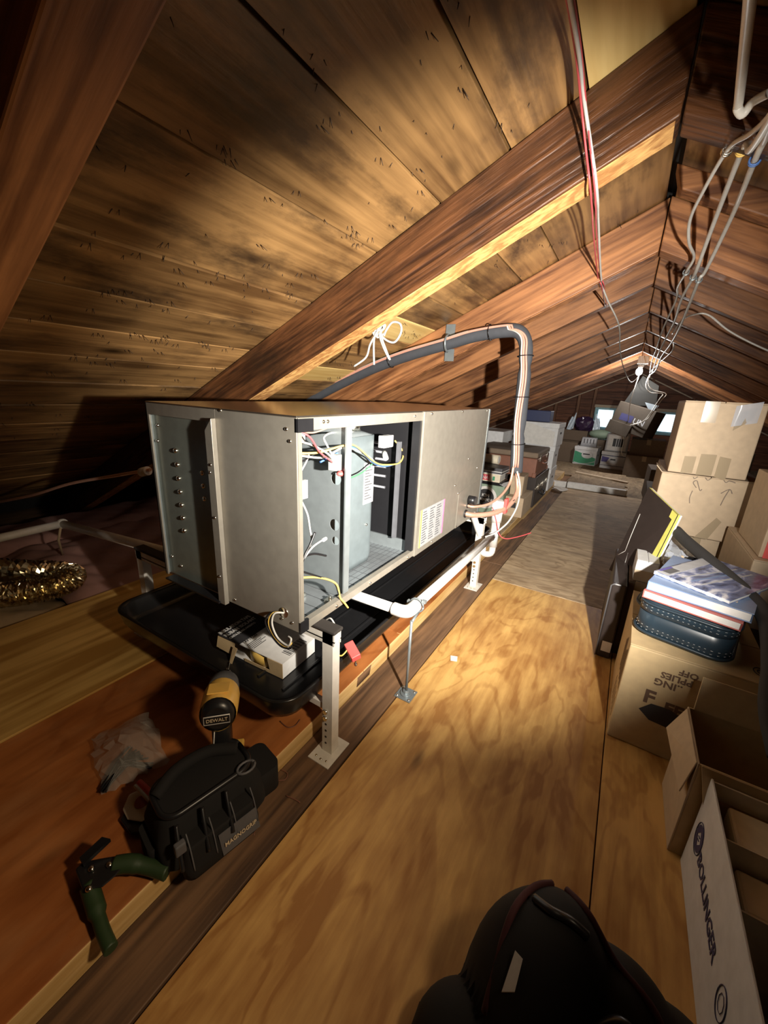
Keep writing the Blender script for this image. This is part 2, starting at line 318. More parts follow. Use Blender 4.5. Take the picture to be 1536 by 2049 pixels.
def text(name, s, size, origin, ux, uy, mat, parent, depth=0.0006, align='LEFT', sx=1.0, bold=0.0):
    """flat lettering; origin, ux (reading direction), uy (up of the letters) in the parent's space"""
    cu = bpy.data.curves.new('lettering', 'FONT'); cu.body = s; cu.size = size; cu.extrude = depth/2; cu.align_x = align; cu.offset = bold
    cu.resolution_u = 2
    t = bpy.data.objects.new('lettering_tmp', cu); C.objects.link(t)
    dg = bpy.context.evaluated_depsgraph_get(); me = bpy.data.meshes.new_from_object(t.evaluated_get(dg))
    bpy.data.objects.remove(t); ux = Vector(ux).normalized(); uy = Vector(uy); uy = (uy-ux*uy.dot(ux)).normalized(); uz = ux.cross(uy)
    mm = Matrix((ux*sx, uy, uz)).transposed().to_4x4(); mm.translation = Vector(origin) + uz*depth*0.5
    me.transform(mm); me.materials.clear(); me.materials.append(M[mat] if isinstance(mat, str) else mat)
    o = bpy.data.objects.new(name, me); C.objects.link(o)
    if parent is not None: o.parent = parent
    return o

# ------------------------------------------------------------------ structure: floor
XR = -0.03
RY = [0.25, 1.2, 2.11, 2.62, 3.32, 4.15, 4.97, 5.75, 6.55, 7.35, 8.15]
RY_BACK = [-0.68]
RT = 0.088; YW = 8.95; YF = -1.7
def zb(x): return 1.584 - 0.47*abs(x-XR)      # rafter underside
def zs(x): return 1.768 - 0.47*abs(x-XR)      # sheathing underside
fb = MB().box(-4.1, 4.1, YF-0.1, YW+0.1, -0.14, -0.02)
floor = struct('floor', fb, 'plank_dark')
g = 0.0015
for (x0, x1, y0, y1, z1, mt) in [(-0.50,0.122,YF,2.10,0.0,'ply'), (0.122,0.74,YF,2.44,0.0,'ply'), (0.74,2.4,YF,2.44,0.0,'ply'),
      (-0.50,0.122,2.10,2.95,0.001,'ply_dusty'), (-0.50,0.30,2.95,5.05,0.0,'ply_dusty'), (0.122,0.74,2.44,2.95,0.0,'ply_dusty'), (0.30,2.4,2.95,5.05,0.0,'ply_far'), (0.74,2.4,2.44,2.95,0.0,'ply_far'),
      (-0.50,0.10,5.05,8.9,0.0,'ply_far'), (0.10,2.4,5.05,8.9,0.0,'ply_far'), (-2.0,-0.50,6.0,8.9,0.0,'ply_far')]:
    tx = obj('plywood_sheet', MB().box(x0+g, x1-g, y0+g, y1-g, -0.019, z1), mt, floor, 0.0012)
for (y0, y1) in ((YF, 2.32), (2.32, 3.4)):
    obj('floor_plank', MB().box(-0.628, -0.503, y0, y1-0.002, -0.019, 0.002), 'plank_dark', floor, 0.002)
PZ = 0.055
# raised platform: stringer edge, red-brown panels, wide yellow pine panel
for (y0, y1) in ((YF, 0.98), (0.984, 5.9)):
    e = MB(); 
    obj('stringer', MB().box(-0.648, -0.630, y0, y1, -0.019, PZ-0.001), 'pine_edge', floor, 0.001)
obj('knot_hole', MB().loft([rrect(-0.6303, -0.6283, 0.94, 1.02, 0.0009, 0.015), rrect(-0.6303, -0.6283, 0.945, 1.03, 0.0009, 0.05)]), 'plank_dark', floor)
for (y0, y1, mt) in ((YF, 1.25, 'ply_red'), (1.25, 2.42, 'ply_red'), (2.42, 5.9, 'ply_dusty')):
    obj('platform_panel', MB().box(-1.262, -0.632, y0+g, y1-g, PZ-0.016, PZ), mt, floor, 0.001)
for (y0, y1) in ((YF, 1.9), (1.9, 5.9)):
    obj('pine_panel', MB().box(-1.90, -1.266, y0+g, y1-g, PZ-0.016, PZ+0.004), 'pine', floor, 0.001)
obj('joist', MB().box(-1.90, -1.86, YF, 5.9, -0.02, PZ-0.017), 'pine_edge', floor)
# ------------------------------------------------------------------ structure: roof
cs = MB()
for sgn in (-1, 1):
    xe = XR + sgn*3.95
    q = [V(XR,YF-0.1,zs(XR)+0.03), V(XR,YW+0.1,zs(XR)+0.03), V(xe,YW+0.1,zs(xe)+0.03), V(xe,YF-0.1,zs(xe)+0.03)]
    cs.slab(q, (0,0,0.05))
ceil = struct('ceiling', cs, 'roof_skin')
def slope_board(sgn, a0, a1, y0, y1, mat, lift=0.0, tw=0.0):
    x0, x1 = XR+sgn*a0, XR+sgn*a1
    q = [V(x0,y0,zs(x0)+lift), V(x0,y1,zs(x0)+lift+tw), V(x1,y1,zs(x1)+lift-tw), V(x1,y0,zs(x1)+lift)]
    return obj('roof_board', MB().slab(q, (0,0,0.022)), mat, ceil, 0.0015)
edges1 = [0.012, 0.197, 0.363, 0.547, 0.757, 1.028, 1.20, 1.36, 1.52, 1.70, 1.88, 2.06, 2.24, 2.42, 2.62, 2.85, 3.10, 3.40]
edges2 = [0.012, 0.229, 0.38, 0.53, 0.686, 0.808, 0.956, 1.10, 1.26, 1.42, 1.56, 1.74, 1.92, 2.10, 2.28, 2.48, 2.70, 3.0, 3.4]
bays = [YF, RY[0]+RT/2, RY[1]+RT/2, RY[2]+RT/2, RY[5]+RT/2, RY[8]+RT/2, YW]
for bi in range(len(bays)-1):
    y0, y1 = bays[bi]+0.001, bays[bi+1]-0.001
    ed = edges1 if bi in (0,1) else (edges2 if bi == 2 else [v+random.uniform(-0.02,0.02) if 0 < k else v for k, v in enumerate(edges2)])
    for k in range(len(ed)-1):
        mt = 'board'
        if bi == 1 and k == 0: mt = 'board_new'
        if bi == 2 and k in (6, 9): mt = 'board_new'
        slope_board(-1, ed[k]+0.003, ed[k+1]-0.003, y0, y1, mt, random.uniform(0,0.004), random.uniform(-0.001,0.001))
edr = [0.012, 0.19, 0.37, 0.55, 0.73, 0.91, 1.10, 1.3, 1.5, 1.7, 1.95, 2.2, 2.5, 2.8, 3.1, 3.4]
for bi in range(len(bays)-1):
    y0, y1 = bays[bi]+0.001, bays[bi+1]-0.001
    for k in range(len(edr)-1):
        slope_board(1, edr[k]+0.002, edr[k+1]-0.002, y0, y1, 'board', random.uniform(0,0.004))
def rafter(sgn, y0, t, mat, name='rafter', dz=0.0, a0=0.002, a1=3.35, top=None):
    x0, x1 = XR+sgn*a0, XR+sgn*a1
    f = top if top else (lambda x: zs(x)-0.0005)
    q = [V(x0,y0,zb(x0)+dz), V(x0,y0,f(x0)), V(x1,y0,f(x1)), V(x1,y0,zb(x1)+dz)]
    Mx = Matrix.Translation((XR, y0, zb(XR))) @ Matrix.Rotation(sgn*math.atan(0.47), 4, 'Y')
    mb = MB().slab(q, (0,t,0)); mb.xf(Mx.inverted()); o = obj(name, mb, mat, ceil, 0.004); o.matrix_local = Mx; return o
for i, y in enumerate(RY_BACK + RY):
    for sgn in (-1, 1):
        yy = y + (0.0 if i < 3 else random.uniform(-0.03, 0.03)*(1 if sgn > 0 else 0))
        rafter(sgn, yy, RT if i < 4 else 0.06, 'rafter_shaded' if i == 2 else 'rafter', dz=0.0 if i < 5 else random.uniform(-0.01,0.01))
# undersides of two near rafters, the first coloured lighter for light from below
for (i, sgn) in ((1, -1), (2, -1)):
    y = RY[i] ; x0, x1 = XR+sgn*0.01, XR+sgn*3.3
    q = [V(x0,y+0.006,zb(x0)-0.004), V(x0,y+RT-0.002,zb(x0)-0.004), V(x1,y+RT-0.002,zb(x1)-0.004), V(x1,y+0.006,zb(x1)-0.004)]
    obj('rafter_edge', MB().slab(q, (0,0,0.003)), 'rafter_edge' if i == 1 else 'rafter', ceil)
# shallow extra member on the right slope, its sawn end showing near the ridge
q = [V(-0.005,1.80,zs(-0.005)-0.085), V(-0.03,1.80,zs(-0.03)-0.02), V(3.2,1.80,zs(3.2)-0.0), V(3.2,1.80,zs(3.2)-0.09)]
obj('nailer', MB().slab(q, (0,0.07,0)), 'rafter', ceil, 0.006)
# nail points through the sheathing: uncountable specks
nm_ = MB(); rn = random.Random(3)
for k in range(300):
    y = rn.choice([rn.uniform(0.4, 1.15), rn.uniform(1.3, 2.1), rn.uniform(0.5,1.15)]); a = rn.choice([rn.uniform(0.1, 2.2), rn.choice(edges1[2:9])+rn.uniform(-.03,.03)])
    x = XR - a; z = zs(x); dx, dy = rn.uniform(-.008,.008), rn.uniform(-.008,.008)
    nm_.cyl((x,y,z+0.004), (x+dx,y+dy,z-rn.uniform(.003,.010)), 0.0011, 0.0006, 5)
    if rn.random() < 0.4: nm_.cyl((x+0.006,y+0.01,z+0.004), (x+dx+0.012,y+dy+0.014,z-rn.uniform(.006,.012)), 0.0011, 0.0006, 5)
tag(obj('nail_points', nm_, 'nail', ceil), kind='stuff')
# ------------------------------------------------------------------ gable walls
def gable(name, y, t, holes=()):
    mb = MB(); root = None
    zt = lambda x: zs(x)+0.02
    root = struct(name, MB().slab([V(-3.6,y+t,-0.02), V(3.54,y+t,-0.02), V(3.54,y+t,0.0+0.05), V(-3.6,y+t,0.05)], (0,0.02,0)), 'wallwood')
    return root
wb = gable('wall_back', YW, 0.03)
WIN = [(-0.62, -0.26, 0.46, 0.885), (0.40, 0.72, 0.46, 0.87)]
zc = [-0.02, 0.14, 0.30, 0.46, 0.60, 0.74, 0.885, 1.03, 1.18, 1.33, 1.48, 1.64, 1.80]
def clipx(z): return min(3.55, max(0.05, (1.785 - z)/0.47))
for k in range(len(zc)-1):
    z0, z1 = zc[k], zc[k+1]-0.003
    segs = [(-1, 1)]
    xs0, xs1 = clipx(z0), clipx(z1)
    cuts = [(w[0], w[1]) for w in WIN if z1 > w[2]+0.02 and z0 < w[3]-0.02]
    cur = [(-9, 9)]
    for (a, b) in cuts:
        nx = []
        for (l, r) in cur:
            if a > l and b < r: nx += [(l, a), (b, r)]
            else: nx.append((l, r))
        cur = nx
    for (l, r) in cur:
        p = [V(max(l, XR-xs0), YW, z0), V(min(r, XR+xs0), YW, z0), V(min(r, XR+xs1), YW, z1), V(max(l, XR-xs1), YW, z1)]
        obj('wall_board', MB().slab(p, (0,0.03,0)), 'wallwood', wb, 0.002)
bk_ = MB()
for (l, r, z0, z1) in ((-3.9,3.8,-.02,.47), (-3.9,3.8,.86,1.9), (-3.9,-.60,.47,.86), (-.28,.42,.47,.86), (.70,3.8,.47,.86)): bk_.box(l, r, YW+.05, YW+.07, z0, z1)
obj('sheathing', bk_, 'roof_skin', wb)
for x in (-1.35, -0.95, -0.68, 0.20, 0.85, 1.3):
    obj('stud', MB().box(x, x+0.045, YW-0.09, YW-0.001, 0, zb(x)-0.05), 'stud', wb, 0.002)
for sgn in (-1, 1):
    x0, x1 = XR+sgn*0.0, XR+sgn*2.6
    obj('gable_trim', MB().slab([V(x0,YW-0.06,zb(x0)-0.06), V(x1,YW-0.06,zb(x1)-0.06), V(x1,YW-0.06,zb(x1)-0.04), V(x0,YW-0.06,zb(x0)-0.04)], (0,0.02,0)), 'wood_scrap', wb)
for n, (x0, x1, z0, z1) in enumerate(WIN, 1):
    fw = 0.04
    fr = MB().box(x0, x1, YW-0.03, YW+0.04, z0, z0+fw).box(x0, x1, YW-0.03, YW+0.04, z1-fw, z1).box(x0, x0+fw, YW-0.03, YW+0.04, z0+fw, z1-fw).box(x1-fw, x1, YW-0.03, YW+0.04, z0+fw, z1-fw)
    fr.box(x0+fw, x1-fw, YW+0.0, YW+0.02, z0+fw, z0+fw+0.02).box(x0+fw, x0+fw+0.02, YW+0.0, YW+0.02, z0+fw+0.02, z1-fw)
    w = struct('window_%d' % n, fr, 'cyan', 0.003)
    obj('pane', MB().box(x0+fw, x1-fw, YW+0.022, YW+0.026, z0+fw, z1-fw), 'glass', w)
    obj('window_casing', MB().box(x0-0.03, x1+0.03, YW-0.05, YW-0.031, z1, z1+0.05), 'wood_scrap', w)
wf = struct('wall_front', MB().slab([V(-3.7,YF,-0.02), V(3.64,YF,-0.02), V(XR,YF,zs(XR)+0.03)] + [V(XR-0.01,YF,zs(XR)+0.03)], (0,-0.03,0)), 'wallwood')

# ------------------------------------------------------------------ air handler
AX0, AX1, AY0, AY1, AZ0, AZ1 = -1.17, -0.60, 0.635, 1.985, 0.41, 0.94
ah = thing('air_handler', 'long tan and galvanised sheet metal air handler with open front compartment on white stand', 'air handler', (-0.885, 1.31, AZ0))
T = 0.004
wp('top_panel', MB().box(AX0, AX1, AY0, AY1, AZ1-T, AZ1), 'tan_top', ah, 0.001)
wp('back_panel', MB().box(AX0, AX0+T, AY0, AY1, AZ0, AZ1-T), 'galv', ah)
wp('far_end_panel', MB().box(AX0+T, AX1, AY1-T, AY1, AZ0, AZ1-T), 'tan', ah)
wp('base_panel', MB().box(AX0+T, AX1-0.0, AY0+0.02, AY1-T, AZ0, AZ0+T), 'foil', ah)
# near end: tan return panel, recessed galvanised plate with two rows of bosses
wp('end_panel', MB().box(-0.868, AX1, AY0, AY0+T, AZ0, AZ1-T), 'tan', ah, 0.002)
wp('end_header', MB().box(AX0, -0.868, AY0+0.0, AY0+T, 0.905, AZ1-T).box(AX0, AX0+0.012, AY0, AY0+T, AZ0, 0.905), 'tan', ah)
wp('end_plate', MB().box(AX0+0.004, -0.868, AY0+0.012, AY0+0.016, AZ0+0.002, 0.905), 'galv_green', ah)
wp('end_flange', MB().slab([V(-0.893,AY0-0.014,0.405), V(-0.866,AY0-0.014,0.405), V(-0.866,AY0-0.014,0.915), V(-0.893,AY0-0.014,0.885)], (0,0.003,0)).box(-0.869,-0.866,AY0-0.013,AY0,0.405,0.915), 'tan', ah, 0.001)
wp('bottom_lip', MB().box(-1.14, -0.885, AY0-0.02, AY0+0.010, 0.406, 0.411), 'black', ah)
bs = MB()
for k in range(7): bs.ball((-1.064, AY0+0.012, 0.812-0.0395*k), 0.0075, (1,0.8,1))
for k in range(3): bs.ball((-0.952, AY0+0.012, 0.765-0.036*k), 0.0075, (1,0.8,1))
for k, b in enumerate([(-1.064, 0.812-0.0395*i) for i in range(7)] + [(-0.952, 0.765-0.036*i) for i in range(3)]):
    wp('boss', MB().ball((b[0], AY0+0.011, b[1]), 0.0075, (1,0.9,1)), 'chrome', ah)
scr = [(-1.14,.875),(-1.15,.83),(-0.88,.84),(-1.145,.47),(-1.10,.45)] 
for (x, z) in scr: wp('screw', MB().ball((x, AY0+0.011, z), 0.005, (1,.7,1), 8, 6), 'chrome', ah)
for (x, z, yy) in [(-0.88,.80,-0.014),(-0.88,.66,-0.014),(-0.88,.49,-0.014),(-0.845,.935,0),(-0.63,.91,0),(-0.62,.885,0),(-0.84,.425,0),(-0.66,.432,0),(-0.625,.432,0),(-0.885,.78,-.014)]:
    wp('screw', MB().ball((x, AY0+yy, z), 0.0045, (1,.7,1), 8, 6), 'chrome', ah)
# access opening frame
wp('top_rail', MB().box(AX1-0.015, AX1+0.002, AY0+0.004, 1.245, 0.908, AZ1-T), 'tan', ah, 0.001)
wp('bottom_rail', MB().box(AX1-0.018, AX1+0.001, AY0+0.004, 1.245, AZ0, AZ0+0.022), 'tan', ah, 0.001)
wp('corner_bracket', MB().box(AX1-0.006, AX1+0.004, AY0, AY0+0.05, 0.905, AZ1-0.006), 'black', ah)
wp('corner_bracket', MB().box(AX1-0.004,AX1+0.003,AY0,AY0+0.03,AZ0-0.002,AZ0+0.03), 'black', ah)
wp('near_post', MB().box(AX1-0.02, AX1, AY0+0.004, AY0+0.016, AZ0+0.022, 0.908), 'tan', ah)
# control partition: vertical sheet with holes, flange at the opening
def plate_with_holes(x0, x1, y, z0, z1, holes, t=0.002):
    bm = bmesh.new(); mb = MB(); n = 20
    zc_ = sorted(set([z0, z1] + [v for h in holes for v in (h[1]-h[2]*1.25, h[1]+h[2]*1.25)]))
    for a, b in zip(zc_[:-1], zc_[1:]):
        hit = [h for h in holes if a < h[1] < b]
        if not hit: mb.slab([V(x0,y,a), V(x1,y,a), V(x1,y,b), V(x0,y,b)], (0,t,0)); continue
        hx, hz, r = hit[0]; s = r*1.25
        for (l, rr) in ((x0, hx-s), (hx+s, x1)): mb.slab([V(l,y,a), V(rr,y,a), V(rr,y,b), V(l,y,b)], (0,t,0))
        for k in range(n):
            def o(th):
                c, sn_ = math.cos(th), math.sin(th); q = s/max(abs(c), abs(sn_)); return V(hx+c*q, y, hz+sn_*q)
            t0, t1 = 2*PI*k/n + PI/4, 2*PI*(k+1)/n + PI/4
            mb.slab([V(hx+r*math.cos(t0), y, hz+r*math.sin(t0)), o(t0), o(t1), V(hx+r*math.cos(t1), y, hz+r*math.sin(t1))], (0,t,0))
    return mb
wp('control_partition', plate_with_holes(-0.98, AX1-0.012, 0.835, AZ0+0.004, 0.905, [(-0.648,0.765,0.017),(-0.652,0.632,0.017),(-0.648,0.585,0.013)]), 'galv', ah)
wp('partition_flange', MB().box(AX1-0.012, AX1-0.008, 0.824, 0.848, AZ0+0.024, 0.915).box(AX1-0.03,AX1-0.012,0.845,0.848,AZ0+0.024,0.905), 'galv', ah)
wp('control_back', MB().box(-0.985, -0.98, AY0+0.02, 0.835, AZ0+0.004, 0.93), 'casing', ah)
wp('control_box', MB().box(-0.93, -0.70, AY0+0.03, AY0+0.12, 0.80, 0.905), 'galv', ah, 0.002)
wp('relay', MB().box(-0.72, -0.67, 0.70, 0.74, 0.865, 0.905), 'white', ah, 0.002)
# blower casing with a rounded corner
rg = []
for z in (AZ0+0.006, AZ0+0.03, 0.80, 0.86):
    rg.append([v for v in rrect(-1.10, -0.70 + (-0.006 if z < .43 else 0), 0.852, 1.135, 0.05, z)])
wp('blower_casing', MB().loft(rg), 'casing', ah)
wp('casing_top', MB().loft([rrect(-1.10,-0.705,0.852,1.13,0.048,0.86), rrect(-1.08,-0.74,0.87,1.10,0.045,0.872)]), 'galv', ah)
wp('motor_hub', MB().cyl((-0.76,1.06,0.872),(-0.76,1.06,0.895),0.028,n=16).cyl((-0.76,1.06,0.895),(-0.76,1.06,0.905),0.016,n=12), 'chrome', ah)
lb = wp('rating_label', MB().box(-0.6995, -0.6985, 1.045, 1.105, 0.635, 0.775), 'label', ah)
for k in range(13):
    z = 0.765 - 0.0095*k
    wp('label_line', MB().box(-0.6984, -0.6980, 1.052, 1.052+0.02+0.028*((k*7)%5)/5, z, z+0.0035), 'dark_grey', ah)
wp('casing_screw', MB().ball((-0.699, 1.07, 0.56), 0.005), 'chrome', ah)
# blower opening with black coil bay and fins
wp('coil_bay', MB().box(-1.12, -0.66, 1.262, 1.268, AZ0+0.005, 0.93).box(-1.12,-1.11,1.14,1.262,AZ0+0.005,0.93).box(-1.12,-0.70,1.14,1.262,0.926,0.93), 'void', ah)
for k in range(6):
    wp('coil_tube', MB().cyl((-1.1, 1.20, 0.66+0.035*k), (-0.73, 1.235, 0.655+0.034*k+0.01*math.sin(k)), 0.005, n=8), 'coil', ah)
wp('filter_strip', MB().box(-0.685, -0.672, 1.225, 1.24, 0.47, 0.83), 'coil', ah)
wp('door_jamb', MB().box(AX1-0.03, AX1-0.002, 1.232, 1.245, AZ0+0.02, 0.91), 'void', ah)
wp('light_hood', MB().slab([V(-0.98,0.85,0.905),V(-0.70,0.85,0.905),V(-0.70,1.16,0.905),V(-0.98,1.16,0.88)],(0,0,0.003)), 'coil', ah)
# foil lined floor, scrim threads in relief
fl = MB()
for k in range(14): fl.box(-1.10+0.0, AX1-0.02, 0.66+0.043*k, 0.6612+0.043*k, AZ0+0.0042, AZ0+0.0052)
for k in range(26): fl.box(-1.10+0.019*k, -1.099+0.019*k, 0.85, 1.26, AZ0+0.0042, AZ0+0.0050)
tag(wp('foil_scrim', fl, 'foil_line', ah), kind='stuff')
wp('bulkhead_sill', MB().box(-0.98, AX1-0.02, 1.255, 1.262, AZ0+0.004, AZ0+0.05), 'galv', ah)
# closed coil door
wp('coil_door', MB().box(AX1-0.003, AX1+0.006, 1.246, AY1-0.004, AZ0-0.003, AZ1-0.002), 'tan', ah, 0.002)
wp('door_edge_trim', MB().box(AX1-0.002, AX1+0.008, AY1-0.016, AY1+0.002, AZ0, AZ1-0.004), 'galv', ah)
cv = wp('line_cover', MB().slab([V(AX1+0.006,1.655,0.408), V(AX1+0.006,1.935,0.408), V(AX1+0.006,1.935,0.60), V(AX1+0.006,1.655,0.575)], (0.003,0,0)), 'tan', ah, 0.001)
wp('sticker', MB().box(AX1+0.006, AX1+0.0068, 1.275, 1.50, 0.432, 0.582), 'label', ah)
wp('sticker_band', MB().box(AX1+0.0068, AX1+0.0074, 1.275, 1.287, 0.432, 0.582), 'signyellow', ah)
wp('sticker_edge', MB().box(AX1+0.0068, AX1+0.0074, 1.488, 1.50, 0.432, 0.582), 'pink_print', ah)
tg = MB()
for k in range(3):
    for j in range(13): tg.box(AX1+0.0068, AX1+0.0072, 1.295+0.063*k, 1.295+0.063*k+0.03+0.02*((j*5+k*3)%4)/4, 0.568-0.0103*j, 0.5715-0.0103*j)
tag(wp('sticker_print', tg, 'dark_grey', ah), kind='stuff')
for (y, z) in [(1.30,.93),(1.60,.932),(1.93,.93),(1.60,.62),(1.88,.66),(1.665,.415),(1.65,.575),(1.40,.42),(1.74,.72)]:
    wp('screw', MB().ball((AX1+0.007, y, z), 0.005, (.8,1,1), 8, 6), 'chrome', ah)
for (y, z) in [(0.72,.925),(0.735,.925),(1.18,.925),(0.95,.42),(0.78,.42),(1.2,.42)]:
    wp('screw', MB().ball((AX1+0.003, y, z), 0.0045, (.8,1,1), 8, 6), 'chrome', ah)
# wiring (parts of the unit)
def wire(pts, r, mat, root=ah, name='wire', n=6): return wp(name, MB().tube(spline(pts, 7), r, n), mat, root)
def fx(px, py, x): return at(px, py, x=x)
wire([fx(600,907,-.66), fx(640,905,-.64), fx(685,892,-.62), fx(712,893,-.63), fx(750,925,-.65), fx(775,930,-.66), fx(800,925,-.67), fx(806,905,-.68), fx(790,882,-.69)], .0028, 'yellow')
wire([fx(640,925,-.66), fx(690,900,-.64), fx(715,897,-.64), fx(750,928,-.66), fx(778,932,-.67), fx(805,918,-.68), fx(800,892,-.69), fx(788,883,-.7)], .0028, 'blue')
wire([fx(602,912,-.66), fx(650,915,-.65), fx(690,895,-.63), fx(735,912,-.66), fx(752,928,-.66)], .0028, 'cable_white')
wire([fx(601,865,-.64), fx(620,875,-.63), fx(640,905,-.63), fx(665,925,-.63), fx(682,945,-.63)], .0026, 'red_wire')
wire([fx(600,883,-.65), fx(630,893,-.64), fx(660,912,-.63), fx(678,940,-.63)], .0026, 'cable_white')
wire([fx(672,925,-.64), fx(655,893,-.64), fx(648,875,-.65), fx(665,866,-.66), fx(690,872,-.67)], .0026, 'cable_white')
wire([fx(670,850,-.66), fx(640,862,-.65), fx(622,866,-.65), fx(601,862,-.64)], .0022, 'copper')
wire([fx(601,945,-.66), fx(612,925,-.66), fx(618,910,-.66)], .0022, 'cable_white')
wire([fx(601,925,-.66), fx(620,915,-.66), fx(640,905,-.66), fx(700,900,-.68)], .0025, 'black')
wire([fx(700,957,-.66), fx(725,945,-.67), fx(748,925,-.67)], .0022, 'wire_green')
wp('wire_connector', MB().ball(fx(683,947,-.63), 0.011, (1,1.6,.7)), 'red', ah)
wp('wire_connector', MB().box(-.012,.012,-.012,.012,-.02,.02, Matrix.Translation(fx(670,925,-.63))), 'sheet', ah)
wp('terminal_block', MB().box(-.012,.012,-.03,.03,-.02,.02, Matrix.Translation(fx(772,883,-.69))), 'white', ah, .002)
wp('plug', MB().cyl(fx(768,905,-.69), fx(772,918,-.67), .009, n=10), 'white', ah)
wp('capacitor_tag', MB().box(-.004,.004,-.014,.014,-.022,.022, Matrix.Translation(fx(605,980,-.63))), 'white', ah)
wire([fx(602,1000,-.63), fx(604,1020,-.63), fx(600,1045,-.63)], .0025, 'black')
wire([fx(604,1005,-.64), fx(615,1030,-.63), fx(620,1060,-.63), fx(623,1080,-.63), fx(616,1105,-.63)], .0025, 'cable_white')
wire([fx(600,1140,-.62), fx(610,1110,-.62), fx(620,1090,-.62), fx(630,1065,-.62)], .003, 'black')
wire([fx(606,1120,-.62), fx(625,1095,-.62), fx(646,1080,-.62)], .0025, 'cable_white')
wire([fx(612,1112,-.62), fx(630,1108,-.62), fx(652,1112,-.62)], .003, 'black')
wire([fx(603,1143,-.64), fx(640,1155,-.62), fx(668,1165,-.61), fx(678,1190,-.6)], .0028, 'black')
wire([fx(601,1156,-.64), fx(640,1156,-.62), fx(672,1168,-.605), fx(680,1195,-.598), fx(688,1205,-.59), fx(696,1216,-.585)], .003, 'yellow')
wp('wire_nut', MB().cyl(fx(646,1081,-.62), fx(652,1077,-.62), .005, n=8), 'white', ah)
wp('ground_lug', MB().box(-.01,.01,-.014,.014,0,.012, Matrix.Translation(V(-.63,.79,AZ0+.006))).cyl((-.63,.79,AZ0+.018),(-.63,.79,AZ0+.026),.005,n=8), 'chrome', ah)
wp('ground_lug', MB().box(-.01,.01,-.018,.018,0,.01, Matrix.Translation(V(-.72,.76,AZ0+.006))).cyl((-.72,.75,AZ0+.016),(-.72,.75,AZ0+.026),.006,n=8), 'chrome', ah)
# wires spilling from the knock-out in the end panel
wp('knockout', MB().cyl((-.652,AY0+.001,.452), (-.652,AY0-.002,.452), .014, n=16), 'chrome', ah)
for k, (mt, dx) in enumerate((('black',-.012), ('yellow',0), ('black',.006), ('cable_white',.012))):
    wire([V(-.652,AY0-.002,.452), V(-.675+dx*.4,AY0-.016,.45), V(-.688+dx,AY0-.02,.42), V(-.672+dx,AY0-.018,.385), V(-.635+dx,AY0-.02,.372+dx*.5), V(-.615,AY0-.016,.385+dx), V(-.628,AY0-.012,.398)], .0026, mt)

# ------------------------------------------------------------------ stand
st = thing('equipment_stand', 'cream slotted steel stand with foam pads carrying the air handler', 'stand', (-1.0, 1.3, 0))
for yy, yo in ((0.69, 0), (1.93, 1)):
    wp('cross_channel', MB().box(-1.46, -0.535, yy, yy+0.028, 0.375, 0.379).box(-1.46,-0.535,yy,yy+0.003,0.385-.02,0.400).box(-1.46,-0.535,yy+0.025,yy+0.028,0.385-.02,0.400), 'steel_white', st)
    wp('foam_pad', MB().box(-1.462, -0.532, yy-0.004, yy+0.034, 0.400, 0.4095), 'foam', st, .003)
    wp('lower_bar', MB().box(-1.45, -0.56, yy+0.004, yy+0.024, 0.145, 0.165), 'steel_white', st, .001)
    for xx, zf in ((-0.557, 0.002), (-1.44, PZ+.004)):
        lg = wp('leg', MB().box(xx-0.017, xx+0.017, yy, yy+0.003, zf+.003, 0.398).box(xx+0.014,xx+0.017,yy+.003,yy+.03,zf+.003,.398).box(xx-0.017,xx-0.014,yy+.003,yy+.03,zf+.003,.398), 'steel_white', st)
        fp_ = wp('foot_plate', MB().box(xx-0.036, xx+0.036, yy-0.04, yy+0.06, zf, zf+0.004), 'steel_white', st, .0008); fp_.parent = lg
        for k in range(6):
            b = wp('bolt' if k > 3 else 'slot_hole', MB().cyl((xx-.004, yy-.0006 if k<=3 else yy-.006, zf+.035+.022*k), (xx-.004, yy+.001, zf+.035+.022*k), .0035 if k<=3 else .007, n=8), 'void' if k<=3 else 'chrome', st); b.parent = lg
        for k in range(3): wp('screw', MB().ball((xx-.018+.018*k, yy-.024-.003*(k%2), zf+.004), .004, (1,1,.6), 8, 6), 'chrome', st).parent = lg
# ------------------------------------------------------------------ drip pan
dp = thing('drain_pan', 'shallow black plastic drip tray with rounded corners beneath the air handler', 'tray', (-1.0, 1.4, 0.166))
def pan_ring(o, z, r): return rrect(-1.42+o, -0.588-o, 0.560+o, 2.32-o, r, z, 7)
wp('tray', MB().loft([pan_ring(.022,.166,.06), pan_ring(.012,.185,.065), pan_ring(0,.232,.075), pan_ring(-.0,.236,.075), pan_ring(.010,.236,.07), pan_ring(.014,.228,.068), pan_ring(.026,.182,.055), pan_ring(.045,.171,.045)]), 'pan', dp)
for k in (0,1):
    wp('rib', MB().box(-0.80+.10*k, -0.79+.10*k, .66, 2.2, .1712, .176), 'pan', dp, .002)
